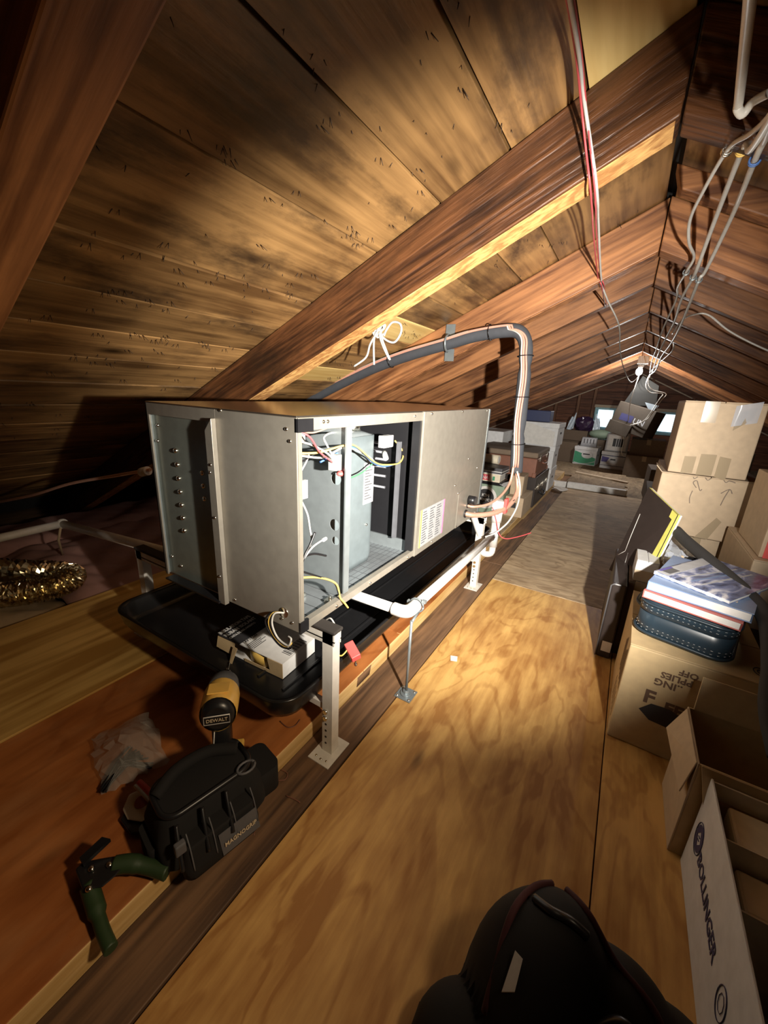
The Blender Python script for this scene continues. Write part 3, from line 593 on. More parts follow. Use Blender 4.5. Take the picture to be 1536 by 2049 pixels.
# ------------------------------------------------------------------ condensate pipe
cp = thing('drain_pipe', 'white plastic condensate pipe with elbow running beside the black tray', 'pipe', (-0.49, 1.0, 0.3))
R_ = 0.0165
wp('pipe', MB().cyl((-1.0,1.0,.322), (-.535,1.015,.318), R_, n=16), 'pvc', cp)
wp('pipe', MB().cyl((-.493,1.06,.318), (-.485,1.93,.316), R_, n=16), 'pvc', cp)
wp('elbow', MB().tube(spline([V(-.545,1.014,.318), V(-.515,1.015,.318), V(-.498,1.025,.318), V(-.493,1.045,.318), V(-.493,1.075,.318)],5), .0215, 14), 'pvc', cp)
wp('tee', MB().cyl((-.485,1.92,.316), (-.485,1.99,.316), .021, n=14).cyl((-.485,1.955,.25),(-.485,1.955,.40),.021,n=14).cyl((-.485,1.955,.385),(-.485,1.955,.43),.026,n=14), 'pvc', cp)
wp('trap', MB().tube(spline([V(-.485,1.955,.26),V(-.49,1.955,.21),V(-.53,1.957,.20),V(-.54,1.957,.25),V(-.57,1.93,.34),V(-.594,1.9,.42)],5), .0165, 12), 'pvc', cp)
wp('zip_tie', MB().tube([V(-.487+.019*math.cos(a*PI/6),1.90,.316+.019*math.sin(a*PI/6)) for a in range(13)], .0015, 5), 'black', cp)
sp = thing('pipe_support', 'zinc threaded rod on a square floor flange holding up the white elbow', 'support', (-.478, 1.02, 0.002))
wp('rod', MB().cyl((-.478,1.02,.01), (-.478,1.02,.292), .0048, n=10), 'galv', sp)
wp('floor_flange', MB().box(-.508,-.448,.99,1.05,.002,.006).cyl((-.478,1.02,.006),(-.478,1.02,.022),.012,n=6).cyl((-.478,1.02,.006),(-.478,1.02,.012),.02,n=16), 'galv', sp, .001)
for dx, dy in ((-.022,-.022),(.022,-.022),(.022,.022),(-.022,.022)): wp('screw', MB().ball((-.478+dx,1.02+dy,.0065), .0045, (1,1,.6), 8, 6), 'chrome', sp)
wp('pipe_ring', MB().tube([V(-.491+.0245*math.cos(a*PI/8),1.078,.318+.0245*math.sin(a*PI/8)) for a in range(17)], .0035, 6).box(-.472,-.458,1.072,1.084,.335,.345).box(-.525,-.510,1.072,1.084,.318,.328).cyl((-.478,1.02,.286),(-.482,1.075,.296),.005,n=8), 'galv', sp)
# ------------------------------------------------------------------ refrigerant lines
ls = thing('refrigerant_line_set', 'grey foam covered pipe and copper line with salmon cables looping over rafter into air handler', 'pipe', (-.45, 2.0, .5))
YL = 2.072
core = [V(-.452,2.09,.63), V(-.462,YL,.80), V(-.472,YL,1.0), V(-.480,YL,1.16), V(-.492,YL,1.245), V(-.53,YL,1.295), V(-.60,YL,1.302), V(-.74,YL,1.285), V(-.885,YL,1.25), V(-1.1,YL,1.197), V(-1.35,YL,1.12), V(-1.6,YL,1.02), V(-1.9,YL,.89), V(-2.3,YL,.72)]
sc_ = spline(core, 8); n_ = len(sc_)
rad = []
for i, p in enumerate(sc_):
    r = .0315
    rad.append(r)
for z_t in (.83, 1.14):
    for i, p in enumerate(sc_[:40]):
        if p.x > -.5: rad[i] = min(rad[i], .024 + abs(p.z-z_t)*.25)
wp('foam_sleeve', MB().tube(sc_, rad, 16), 'foam_grey', ls)
off = V(.012,-.033,.0)
def ofs(p, i, s):   # cables strapped to the sleeve's near side
    return p + V(.010*s+.004*math.sin(i*.4), -.034, 0.018 if p.x < -.56 else 0)
for s, r, mt in ((0, .0055, 'cu_cable'), (1.2, .0045, 'cu_cable'), (-1, .004, 'cable_white')):
    wp('control_cable', MB().tube([ofs(p, i, s) for i, p in enumerate(sc_)][2:], r, 8), mt, ls)
wp('suction_line', MB().tube(spline([V(-.597,1.77,.452), V(-.55,1.80,.445), V(-.48,1.88,.452), V(-.44,1.98,.475), V(-.425,2.06,.53), V(-.44,2.085,.60), V(-.452,2.09,.66)], 8), .0125, 12), 'copper', ls)
wp('liquid_line', MB().tube(spline([V(-.595,1.79,.488), V(-.56,1.80,.486), V(-.51,1.86,.495), V(-.478,1.95,.525), V(-.462,2.03,.58), V(-.46,2.05,.66)], 8), .0065, 10), 'copper', ls)
wp('thermostat_cable', MB().tube(spline([V(-.44,2.055,.64), V(-.415,2.06,.56), V(-.41,2.04,.47), V(-.425,1.98,.40), V(-.455,1.94,.355), V(-.478,1.90,.335), V(-.50,1.85,.33)], 8), .0045, 8), 'cable_white', ls)
wp('sleeve_collar', MB().cyl((-.594,1.80,.515), (-.555,1.80,.515), .022, n=14), 'black', ls)
wp('line_grommet', MB().cyl((-.5935,1.77,.452), (-.586,1.77,.452), .02, n=14).cyl((-.5935,1.79,.488), (-.588,1.79,.488), .012, n=12), 'void', ls)
for i in (7, 16, 26, 52, 76):
    p = sc_[i]; d = (sc_[i+1]-sc_[i-1]).normalized(); a = d.orthogonal().normalized(); b = d.cross(a)
    wp('zip_tie', MB().tube([p+V(0,-.008,0)+(a*math.cos(t*PI/8)+b*math.sin(t*PI/8))*.037 for t in range(17)], .0025, 5), 'black', ls)
pc = sc_[64] if False else V(-.885,YL,1.25)
wp('pipe_strap', MB().tube([pc+V(.0,-.004,0)+V(.0,-.040*math.sin(t*PI/8),.040*math.cos(t*PI/8)) for t in range(9)], .006, 6).box(-.915,-.865,2.098,2.104,1.285,1.345).box(-.91,-.86,2.098,2.104,1.165,1.225), 'galv', ls)
rw = thing('red_control_wire', 'loose red wire hanging from the drain fitting and lying toward the aisle', 'wire', (-.45,1.95,.3))
wp('strand', MB().tube(spline([at(985,1015,y=1.93), at(992,1040,y=1.93), at(998,1068,y=1.93), at(1012,1078,y=1.95), at(1040,1073,y=2.02), at(1062,1066,y=2.08)],8), .0028, 6), 'red_wire', rw)
wp('strand', MB().tube(spline([at(1030,1000,y=2.0), at(1012,1012,y=2.0), at(998,1030,y=1.98), at(992,1060,y=1.96), at(975,1066,y=1.93)],8), .0018, 6), 'black', rw)
fs = thing('float_switch', 'white and red float switch clipped on the far end of the drain pipe', 'switch', (-.485,1.955,.43))
wp('switch_body', MB().box(-.51,-.455,1.93,1.98,.432,.50), 'white', fs, .004)
wp('switch_cap', MB().box(-.455,-.440,1.935,1.975,.44,.515), 'red', fs, .003)
# overflow clip on the near stand leg
oc = thing('wet_switch', 'red overflow switch with yellow wire clipped to the tray rim by the near leg', 'switch', (-.575,.76,.25))
mo = Matrix.Translation(at(705,1303,y=.80)) @ Euler((.3,.35,-.45)).to_matrix().to_4x4()
oc.location = mo.translation
def lo(mb): return mb
ob_ = MB().box(-.026,.026,-.014,.014,-.012,.012); ob_.xf(mo); wp('switch_body', ob_, 'red', oc, .002)
ob_ = MB().box(-.016,.020,-.0148,-.014,-.007,.007); ob_.xf(mo); wp('switch_label', ob_, 'paper', oc)
for dx in (-.006,.018):
    ob_ = MB().cyl((dx,0,-.012),(dx+.004,-.004,-.034),.0022,n=8).cyl((dx+.004,-.004,-.034),(dx+.004,-.004,-.040),.005,n=8); ob_.xf(mo); wp('probe', ob_, 'chrome', oc)
wp('clip', MB().box(-.596,-.578,.742,.772,.215,.275), 'red', oc, .002)
wp('wire', MB().tube(spline([V(-.585,.755,.27), V(-.575,.75,.29), V(-.570,.77,.275), at(695,1300,y=.79)],6), .0022, 6), 'yellow', oc)
wp('lead', MB().tube(spline([at(652,1240,y=.74), at(662,1238,y=.735), at(672,1255,y=.73), at(675,1265,y=.735)],6), .0022, 6), 'cable_white', oc)
# ------------------------------------------------------------------ insulation tape carton on the tray
tb = thing('tape_carton', 'open black and white cardboard carton of insulation tape lying on the black tray', 'box', (-.865,.762,.1735), math.radians(3))
bw, bd, bh = .135, .075, .05
obj('carton_wall', MB().box(-bw,bw,bd-.002,bd,0,bh).box(bw-.002,bw,-bd,bd-.002,0,bh).box(-bw,bw-.002,-bd,bd-.002,0,.002), 'white', tb)
obj('carton_top', MB().box(-.04,bw,-bd,bd,bh,bh+.0015), 'paper', tb)
obj('carton_end', MB().box(-bw,-.04,-bd,bd,bh,bh+.0018), 'ink', tb)
obj('carton_front', MB().box(-.02,bw,-bd-.0015,-bd,.0,.010), 'card2', tb); obj('carton_front', MB().slab([V(.085,-bd,.010),V(bw,-bd,.010),V(bw,-bd,bh),V(.075,-bd,bh)],(0,-.0015,0)), 'card2', tb)
obj('torn_flap', MB().slab([V(-.135,-bd,.048),V(-.06,-bd,.048),V(-.055,-bd-.01,.01),V(-.13,-bd-.012,.018)],(0,-.0015,0)).slab([V(-.055,-bd-.012,.046),V(-.035,-bd-.014,.046),V(-.045,-bd-.03,-.004),V(-.055,-bd-.03,.0)],(0,.0015,0)), 'card2', tb)
obj('tape_roll', MB().cyl((.03,-.003,.004),(.03,-.003,.047),.0705,n=32), 'yellow', tb)
y_ = .048
text('lettering', 'INSULATION TAPE', .021, (-.128, -.070, bh+.0020), (0,1,0), (-1,0,0), 'paper', tb, sx=.72, bold=.0006)
text('lettering', 'RUBAN ISOLANT', .021, (-.104, -.070, bh+.0020), (0,1,0), (-1,0,0), 'paper', tb, sx=.80, bold=.0006)
text('lettering', 'CINTA DE AISLAMIENTO', .0135, (-.084, -.070, bh+.0020), (0,1,0), (-1,0,0), 'paper', tb, sx=.72, bold=.0003)
for o_, dxy in zip([c for c in tb.children if c.name.startswith('lettering')], range(3)): pass
text('lettering', 'TAP19220', .017, (-.030, -.066, bh+.0016), (0,1,0), (-1,0,0), 'ink', tb, sx=.8, bold=.0003)
ln = MB()
for k in range(5): ln.box(-.018+.007*k, -.0155+.007*k, -.066, -.066+.04+.012*(k%3), bh+.0015, bh+.0019)
obj('small_print', ln, 'ink', tb)['kind'] = 'stuff'
ln = MB()
for k in range(14): ln.box(bw-.040, bw-.008, -.035+.006*k, -.035+.006*k+.0022+.0014*(k%2), bh+.0015, bh+.0019)
obj('barcode', ln, 'ink', tb)['kind'] = 'stuff'

# ------------------------------------------------------------------ cables at the ridge
tw = thing('thermostat_wire_pair', 'red wire twisted along white cable hanging below the left rafters near ridge', 'cable', (-.2,1.2,1.5))
wpts = [at(1132,-60,y=.72), at(1140,0,y=.8), at(1158,110,y=.98), at(1167,190,y=1.10), at(1180,280,y=1.165), at(1190,350,y=1.185), at(1195,400,y=1.30), at(1197,450,y=1.6), at(1203,560,y=2.1), at(1215,600,y=2.3), at(1238,652,y=2.62), at(1240,700,y=3.3), at(1248,738,y=4.1), at(1262,765,y=5.2), at(1278,752,y=6.1)]
wp('white_cable', MB().tube(spline(wpts,8), .0038, 8), 'cable_white', tw)
rp_ = [at(1124,-60,y=.73), at(1134,0,y=.81), at(1152,110,y=.985), at(1163,215,y=1.12), at(1172,300,y=1.165), at(1180,370,y=1.19), at(1184,420,y=1.32), at(1187,470,y=1.6), at(1196,555,y=2.1), at(1203,572,y=2.12), at(1210,612,y=2.6)]
wp('red_cable', MB().tube(spline(rp_,8), .0026, 6), 'red_wire', tw)
wp('red_cable', MB().tube(spline([p+V(.008,0,.004) for p in rp_],8), .0022, 6), 'red_wire', tw)
for k, pts in enumerate([
      [(1575,170,.8),(1536,235,.97),(1500,268,1.15),(1455,300,1.29),(1405,385,1.5),(1380,440,1.7),(1378,485,1.85),(1388,515,2.0),(1372,545,2.12),(1355,575,2.4),(1352,600,2.62),(1325,660,3.2),(1312,700,4.0),(1303,725,5.0),(1300,745,6.0)],
      [(1600,120,.75),(1540,240,.97),(1500,300,1.15),(1485,300,1.29),(1430,440,1.7),(1395,535,2.0),(1386,555,2.12),(1362,600,2.5),(1350,640,3.0),(1335,670,3.5),(1318,705,4.3),(1310,728,5.2),(1304,748,6.1)],
      [(1620,180,.85),(1550,240,1.0),(1530,280,1.2),(1510,320,1.29),(1465,430,1.7),(1412,540,2.05),(1398,560,2.12),(1378,610,2.5),(1357,660,3.1),(1340,690,3.8),(1322,715,4.6),(1312,740,5.4),(1300,750,6.2)]]):
    t = thing('nonmetallic_cable', ['white power cable bending leftmost of three along the ridge', 'white power cable running straight in the middle of three at ridge', 'white power cable running rightmost of three along the ridge'][k], 'cable', at(*pts[5][:2], y=pts[5][2]), 0, 'white power cables along the ridge')
    wp('cable', MB().tube(spline([at(a,b,y=c) for a,b,c in pts],8), .0048 if k == 0 else .0062, 8), 'cable_white', t)
    for (a, b, c), mt in ((pts[3], ['chrome','yellow','blue'][k]), (pts[8] if k == 0 else pts[6], 'galv')):
        p = at(a,b,y=c); d = (at(*pts[4][:2],y=pts[4][2])-p).normalized()
        aa = d.orthogonal().normalized(); bb = d.cross(aa)
        for q in (-.004,.004):
            wp('cable_tie', MB().tube([p+d*q+(aa*math.cos(u*PI/6)+bb*math.sin(u*PI/6))*.010 for u in range(13)], .0022, 5), mt, t)
sc2 = thing('side_cable', 'single white cable looping down the right rafters', 'cable', at(1400,655,y=2.65))
wp('cable', MB().tube(spline([at(1345,668,y=3.3), at(1365,640,y=2.9), at(1395,628,y=2.62), at(1420,632,y=2.6), at(1455,660,y=2.58), at(1500,685,y=2.56), at(1560,712,y=2.54)],8), .004, 8), 'cable_white', sc2)
ct = thing('conduit_drop', 'pale bent conduit hanging down near top right roof', 'pipe', at(1480,200,y=.9))
wp('conduit', MB().tube(spline([at(1505,-80,y=.62), at(1500,0,y=.72), at(1488,110,y=.85), at(1478,200,y=.98), at(1476,218,y=1.0), at(1486,228,y=1.01), at(1505,205,y=1.0), at(1540,185,y=.97)],8), .0065, 10), 'steel_white', ct)
bl = thing('bare_bulb', 'lit bare bulb in a white ceiling box hanging at the ridge', 'lamp', (-.02,6.2,1.38))
wp('junction_box', MB().box(-.06,.06,6.14,6.26,1.47,1.56), 'white', bl, .004)
wp('socket', MB().cyl((-.01,6.2,1.47),(-.015,6.2,1.42),.035,.025,n=14), 'white', bl)
wp('bulb', MB().ball((-.02,6.2,1.38), .038, (1,1,1.25)), 'lit', bl)
for o_ in bl.children:
    if o_.name.startswith('bulb'): o_.visible_shadow = True
hw = [ [(1278,752,6.2),(1262,800,6.3),(1258,830,6.4),(1252,862,6.5)], [(1300,748,6.2),(1292,770,6.2),(1300,785,6.2),(1325,788,6.2),(1318,800,6.2),(1290,840,6.3),(1265,850,6.4),(1250,851,6.5)],
       [(1302,748,6.2),(1296,765,6.2),(1305,780,6.2),(1332,788,6.2),(1322,802,6.2),(1295,838,6.3),(1270,848,6.4),(1252,850,6.5)], [(1244,862,6.5),(1248,880,6.5),(1243,905,6.6),(1250,914,6.6),(1262,908,6.6)],
       [(1340,672,4.4),(1348,690,4.6),(1342,705,4.8),(1320,725,5.4),(1300,745,6.0)] ]
for k, pts in enumerate(hw):
    lab = ['thin white wire hanging straight from the lit bulb', 'outer white wire drooping from ridge to the dark back boxes', 'inner white wire drooping from ridge to the dark back boxes', 'short white wire curled on the purple and white box', 'thin wire loop hanging from the cables just before the bulb'][k]
    t = tag(obj('hanging_wire', MB().tube(spline([at(a,b,y=c) for a,b,c in pts],7), .0055, 6), 'cable_white'), lab, 'wire', 'wires hanging by the bulb')
sb = thing('string_bundle', 'knotted bundle of white string hanging between the near left rafters', 'string', at(760,690,y=1.45))
kn = at(752,668,y=1.42)
def kp(px, py, y=1.42): return at(px, py, y=y)
for pts in ([kp(770,637,1.46),kp(760,650),kp(752,668),kp(740,690),kp(732,715),kp(708,733)], [kp(772,638,1.46),kp(757,660),kp(748,680),kp(748,730)], [kp(775,637,1.46),kp(760,665),kp(765,690),kp(778,718)],
            [kp(768,638,1.46),kp(762,668),kp(772,700),kp(780,720)], [kp(758,668),kp(775,682),kp(790,684),kp(802,665),kp(800,648),kp(785,645),kp(773,660),kp(768,672)], [kp(755,655),kp(770,650),kp(765,660),kp(750,662),kp(755,675),kp(768,668)], [kp(745,655),kp(756,648),kp(768,655),kp(752,672),kp(746,665)]):
    wp('strand', MB().tube(spline(pts,6), .0042, 6), 'cable_white', sb)

# ------------------------------------------------------------------ left eave: insulation, flex duct, pipes
def ins(u, v, x0, x1, y0, y1, zz, amp, seed):
    x = x0+(x1-x0)*u; y = y0+(y1-y0)*v
    h = zz + amp*(math.sin(x*9+seed)*math.cos(y*7+seed*2)+.5*math.sin(x*23+y*17)+.35*math.sin(x*41-y*37+seed))
    e = min(u,1-u,v,1-v); h -= .05*max(0,1-e*12)
    return V(x, y, h)
k = 0
for (x0,x1,y0,y1,mt,lab) in ((-2.78,-1.93,-1.2,.62,'tan_ins','tan fibreglass insulation batt behind the silver duct'), (-2.78,-1.93,.64,1.5,'pink_ins','pink fibreglass batt behind left end of air handler'), (-3.2,-2.80,-1.2,2.2,'pink_ins','dim pink batt deep under the left eave'), (-2.78,-1.93,1.52,3.2,'tan_ins','tan fibreglass batt hidden past the air handler')):
    zz = {0:.03,1:.05,2:.06,3:.04}[k]
    s_ = MB().grid(lambda u,v: ins(u,v,x0,x1,y0,y1,zz,.014,k*1.7), 40, 60)
    o_ = tag(obj('insulation_batt', s_, mt), lab, 'insulation', 'insulation batts under the left eave'); o_.modifiers.new('t','SOLIDIFY').thickness = .03; k += 1
fd = thing('flexible_duct', 'crinkled silver foil flexible duct bent in a loop on the insulation', 'duct', (-2.2,.55,.09))
path = spline([V(-3.0,.05,.13), V(-2.75,.25,.13), V(-2.45,.45,.13), V(-2.22,.60,.125), V(-2.09,.68,.12), V(-2.01,.665,.12), V(-1.99,.59,.12), V(-2.03,.50,.12), V(-2.12,.42,.11), V(-2.2,.36,.10)], 18)
rr = random.Random(5)
duct = MB().tube(path, [.043 + (.010 if i % 2 else 0) for i in range(len(path))], 22)
duct.v = [v + V(rr.uniform(-.003,.003), rr.uniform(-.003,.003), rr.uniform(-.003,.003)) for v in duct.v]; duct.smooth = [False]*len(duct.f)
wp('duct_skin', duct, 'silver', fd)
lp = thing('eave_pipe', 'dusty white plastic pipe with a bend crossing behind the stand on the left', 'pipe', (-2.0,.8,.3))
wp('pipe', MB().cyl(V(-1.22,.76,.40), at(125,1048,z=.28), .019, n=14), 'steel_white', lp)
wp('pipe', MB().cyl(at(125,1048,z=.28), at(-60,1090,z=.28), .019, n=14), 'steel_white', lp)
wp('coupling', MB().ball(at(125,1048,z=.28), .026), 'steel_white', lp)
wp('hanger_string', MB().tube([at(122,1050,z=.28), at(117,1080,z=.2), at(125,1110,z=.1)], .006, 6), 'tan_ins', lp)
cl = thing('bare_copper_line', 'thin copper line with white collar entering the back of air handler at left', 'pipe', (-1.3,.8,.65))
wp('tube', MB().tube(spline([at(300,940,y=.80), at(230,952,y=.78), at(140,968,y=.75), at(60,992,y=.70), at(-40,1012,y=.66)],8), .0065, 10), 'copper', cl)
wp('collar', MB().cyl(at(296,942,y=.80), at(283,945,y=.795), .017, n=14), 'white', cl)

# ------------------------------------------------------------------ generic cartons
def carton(name, label, cat, cx, cy, z0, sx, sy, sz, rz=0, mat='card', group=None, tape=True, open_=False, lidmat=None, bev=.004):
    t = thing(name, label, cat, (cx,cy,z0), rz, group)
    obj('body', MB().box(-sx/2,sx/2,-sy/2,sy/2,0,sz-.004), mat, t, bev)
    long_x = sx >= sy
    if long_x:
        obj('top_flap', MB().box(-sx/2+.001,sx/2-.001,-sy/2+.001,-.0015,sz-.004,sz), lidmat or mat, t, .001)
        obj('top_flap', MB().box(-sx/2+.001,sx/2-.001,.0015,sy/2-.001,sz-.004,sz), lidmat or mat, t, .001)
        if tape: obj('tape', MB().box(-sx/2-.0008,sx/2+.0008,-.025,.025,sz,sz+.0008).box(-sx/2-.0010,-sx/2-.0002,-.025,.025,sz-.07,sz), 'tape', t)
    else:
        obj('top_flap', MB().box(-sx/2+.001,-.0015,-sy/2+.001,sy/2-.001,sz-.004,sz), lidmat or mat, t, .001)
        obj('top_flap', MB().box(.0015,sx/2-.001,-sy/2+.001,sy/2-.001,sz-.004,sz), lidmat or mat, t, .001)
        if tape: obj('tape', MB().box(-.025,.025,-sy/2-.0008,sy/2+.0008,sz,sz+.0008).box(-.025,.025,-sy/2-.0012,-sy/2-.0004,sz-.07,sz), 'tape', t)
    return t
# big stack on the right
bx = carton('cardboard_box', 'large plain tan cardboard box taped in five places, topmost of the tall right stack', 'box', .318, 2.33, .722, .262, .46, .298, math.radians(-1.5), 'card', tape=False)
def ftape(t, x0, x1, z0, z1, y, jag=0.0, mat='tape', name='tape'):
    q = [V(x0,y,z0), V(x1,y,z0+jag), V(x1,y,z1), V(x0,y,z1-jag*.5)]
    return obj(name, MB().slab(q, (0,-.0008,0)), mat, t)
ftape(bx, -.064, -.016, .215, .2985, -.2302); ftape(bx, .045, .098, .19, .285, -.2302, .05); ftape(bx, -.085, -.045, .0, .075, -.2302, .005); ftape(bx, -.032, .020, .0, .090, -.2302, .004); ftape(bx, .030, .068, .0, .080, -.2302, -.01)
obj('torn_tape', MB().grid(lambda u,v: V(.035+.075*u, -.232-.012*u*v-.003*math.sin(9*u), .205+.08*v+.02*u), 6, 6), 'bubble', bx)
bx2 = carton('cardboard_box', 'tan cardboard box with hand drawn arrows, second in the tall right stack', 'box', .340, 2.34, .452, .345, .47, .266, math.radians(-1), 'card', tape=False)
def pen(t, pts, r=.0016, y=-.236, mat='pencil', name='pen_mark'): return obj(name, MB().tube(spline([V(a,y,b) for a,b in pts],5), r, 5), mat, t)
pen(bx2, [(-.04,.215),(-.055,.235),(-.045,.245),(-.035,.225),(-.025,.205),(-.02,.212)]); pen(bx2, [(-.05,.20),(-.053,.17),(-.048,.145)])
pen(bx2, [(.055,.155),(.060,.19),(.068,.225)]); pen(bx2, [(.045,.205),(.068,.226),(.080,.210)])
pen(bx2, [(-.06,.258),(-.055,.252),(-.045,.262)]); pen(bx2, [(-.02,.262),(-.01,.252),(0,.262)]); pen(bx2, [(.04,.262),(.05,.252),(.06,.260),(.08,.255)])
obj('tape', MB().slab([V(.0,-.2355,.0), V(.045,-.2355,.0), V(.075,-.2355,.085), V(.055,-.2355,.10)], (0,-.0008,0)), 'tape', bx2)
obj('corner_flap', MB().slab([V(-.172,-.235,.262), V(-.172,-.10,.262), V(-.195,-.10,.285), V(-.198,-.235,.29)], (.002,0,.002)), 'card', bx2)
bx3 = carton('cardboard_box', 'tan box mostly hidden under the arrow marked box', 'box', .345, 2.37, .222, .25, .44, .228, 0, 'card')
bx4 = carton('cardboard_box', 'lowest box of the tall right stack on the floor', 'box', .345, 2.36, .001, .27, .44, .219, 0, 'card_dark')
# yellow and red box at right edge
ry = thing('printed_carton', 'yellow and red printed carton with open tan side at right edge', 'box', (.545,1.80,.540), math.radians(0))
obj('body', MB().box(-.105,.14,-.14,.16,0,.25), 'card', ry, .003)
obj('yellow_panel', MB().box(-.095,.141,-.143,-.1402,.095,.252), 'signyellow', ry)
obj('red_panel', MB().box(-.095,.141,-.143,-.1402,.0,.094), 'red', ry)
obj('lettering_bar', MB().slab([V(-.05,-.1435,.02),V(-.02,-.1435,.05),V(.10,-.1435,.055),V(.10,-.1435,.03)],(0,-.0005,0)), 'paper', ry)
ar = carton('cardboard_box', 'tan box with the printed letters ar supporting the yellow and red carton', 'box', .560, 1.84, .301, .27, .42, .237, 0, 'card')
text('lettering', 'ar', .085, (-.120, -.2105, .150), (1,0,0), (0,0,1), 'ink', ar, bold=.002)
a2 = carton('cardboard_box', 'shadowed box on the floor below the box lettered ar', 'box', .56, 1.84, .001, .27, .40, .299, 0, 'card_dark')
# supplies box
sx_ = thing('supplies_box', 'tan shipping box with upside down lettering supporting the navy leather case', 'box', (.129+.16,1.225+.20,.001), math.radians(-1))
obj('body', MB().box(-.16,.16,-.20,.20,0,.330), 'card2', sx_, .004)
obj('top_flap', MB().box(-.16,.16,-.20,-.002,.330,.334), 'card2', sx_, .001); obj('top_flap', MB().box(-.16,.16,.002,.20,.330,.334), 'card2', sx_, .001)
text('lettering', '..ING', .030, (-.018, -.2005, .252), (-1,0,0), (0,0,-1), 'ink_brown', sx_, bold=.0008)
text('lettering', 'PPLIES', .027, (.000, -.2005, .278), (-1,0,0), (0,0,-1), 'ink_brown', sx_, bold=.0008)
text('lettering', 'OFF', .025, (.008, -.2005, .302), (-1,0,0), (0,0,-1), 'ink_brown', sx_, bold=.0008)
text('lettering', 'F', .06, (-.098, -.2005, .165), (1,0,0), (0,0,1), 'ink_brown', sx_, bold=.002)
text('lettering', 'EE', .045, (-.045, -.2005, .155), (1,0,0), (0,0,1), 'ink_brown', sx_, bold=.002)
text('lettering', 'D', .055, (.010, -.2005, .160), (1,0,0), (0,0,1), 'ink_brown', sx_, bold=.002)
obj('torn_hole', MB().slab([V(-.10,-.2002,.135), V(-.07,-.2002,.110), V(-.01,-.2002,.105), V(.01,-.2002,.15)], (0,-.001,0)).slab([V(-.10,-.2002,.135), V(.01,-.2002,.15), V(-.03,-.2002,.168), V(-.075,-.2002,.165)], (0,-.001,0)), 'ink', sx_)
lnn = MB()
for k in range(8): lnn.box(-.1606,-.160,-.18+.018*k,-.172+.018*k,.16+.004*(k%3),.30-.012*(k%4))
for k in range(5): lnn.box(-.1606,-.160,-.17+.03*k,-.165+.03*k,.05,.12)
obj('side_print', lnn, 'ink_brown', sx_)
obj('logo_ring', MB().tube([V(.135+.014*math.cos(a*PI/8), -.14+.02*math.sin(a*PI/8), .3345) for a in range(17)], .0014, 5).tube([V(.135+.006*math.cos(a*PI/8), -.14+.009*math.sin(a*PI/8), .3345) for a in range(17)], .0014, 5), 'ink', sx_)
# navy leather case
cs_ = thing('leather_case', 'navy leather train case with white stitching on the supplies box', 'case', (.275,1.43,.3355), math.radians(-14))
def cr(o, z, r=.05): return rrect(-.115+o,.115-o,-.155+o,.155-o,r,z,7)
obj('body', MB().loft([cr(.004,0), cr(.0,.006), cr(.0,.070), cr(.003,.072)]), 'navy', cs_)
obj('lid', MB().loft([cr(.003,.072), cr(-.001,.075), cr(-.001,.100), cr(.004,.110), cr(.014,.114)]), 'navy', cs_)
obj('welt', MB().tube(cr(-.003,.012)+cr(-.003,.012)[:1], .0045, 6).tube(cr(-.002,.103)+cr(-.002,.103)[:1], .004, 6), 'navy', cs_)
stc = MB()
for z in (.020,.030,.084,.094):
    ring = rrect(-.1158,.1158,-.1558,.1558,.05,z,14); ring.append(ring[0])
    dense = []
    for a, b in zip(ring[:-1], ring[1:]):
        k = max(1, int((b-a).length/.004))
        for i in range(k): dense.append(a.lerp(b, i/k))
    for i in range(0, len(dense)-2, 3):
        stc.cyl(dense[i], dense[i+1], .00042, n=4)
tag(obj('stitching', stc, 'stitch', cs_), kind='stuff')
obj('handle', MB().tube(spline([V(-.118,-.06,.05),V(-.135,-.04,.055),V(-.135,.04,.055),V(-.118,.06,.05)],6), .006, 8), 'navy', cs_)
# books on the case
def book(name, label, cx, cy, z0, sx, sy, sz, rz, cover, group='books on the navy case', spine='x0', tilt=None):
    t = thing(name, label, 'book', (cx,cy,z0), rz, group)
    c = .0022
    obj('page_block', MB().box(-sx/2+.003,sx/2-.004,-sy/2+.004,sy/2-.004,c,sz-c), 'paper', t)
    obj('cover', MB().box(-sx/2,sx/2,-sy/2,sy/2,0,c).box(-sx/2,sx/2,-sy/2,sy/2,sz-c,sz).box(-sx/2,-sx/2+.003,-sy/2,sy/2,c,sz-c), cover, t, .0005)
    return t
bk1 = book('hardback_book', 'red edged white hardback lowest of the books on the navy case', .282,1.42,.4505,.225,.30,.024,math.radians(-17),'redcover')
bk2 = book('hardback_book', 'thick blue spined hardback in the middle of the books on the case', .290,1.435,.4755,.235,.31,.027,math.radians(-15),'bluebook')
obj('cover_picture', MB().box(-.03,.08,-.11,-.01,.027,.0274), 'beige', bk2)
obj('cover_picture', MB().slab([V(.02,.02,.027),V(.11,.03,.027),V(.11,.13,.027),V(.0,.12,.027)],(0,0,.0004)), 'magazine', bk2)
for k in range(3): pen_ = obj('cover_mark', MB().tube(spline([V(-.02+.03*k,-.09,.0278),V(-.01+.03*k,-.07,.0278),V(-.015+.03*k,-.05,.0278)],4), .0016,5), 'ink', bk2)
mg = thing('magazine', 'slim grey and blue picture book fanned on top of the books', 'book', (.315,1.46,.503), math.radians(-32), 'books on the navy case')
obj('page_block', MB().box(-.095,.095,-.15,.15,.001,.009), 'paper', mg); obj('cover', MB().box(-.097,.097,-.152,.152,.009,.0105).box(-.097,.097,-.152,.152,0,.001).box(-.098,-.096,-.152,.152,0,.0105), 'photo', mg)
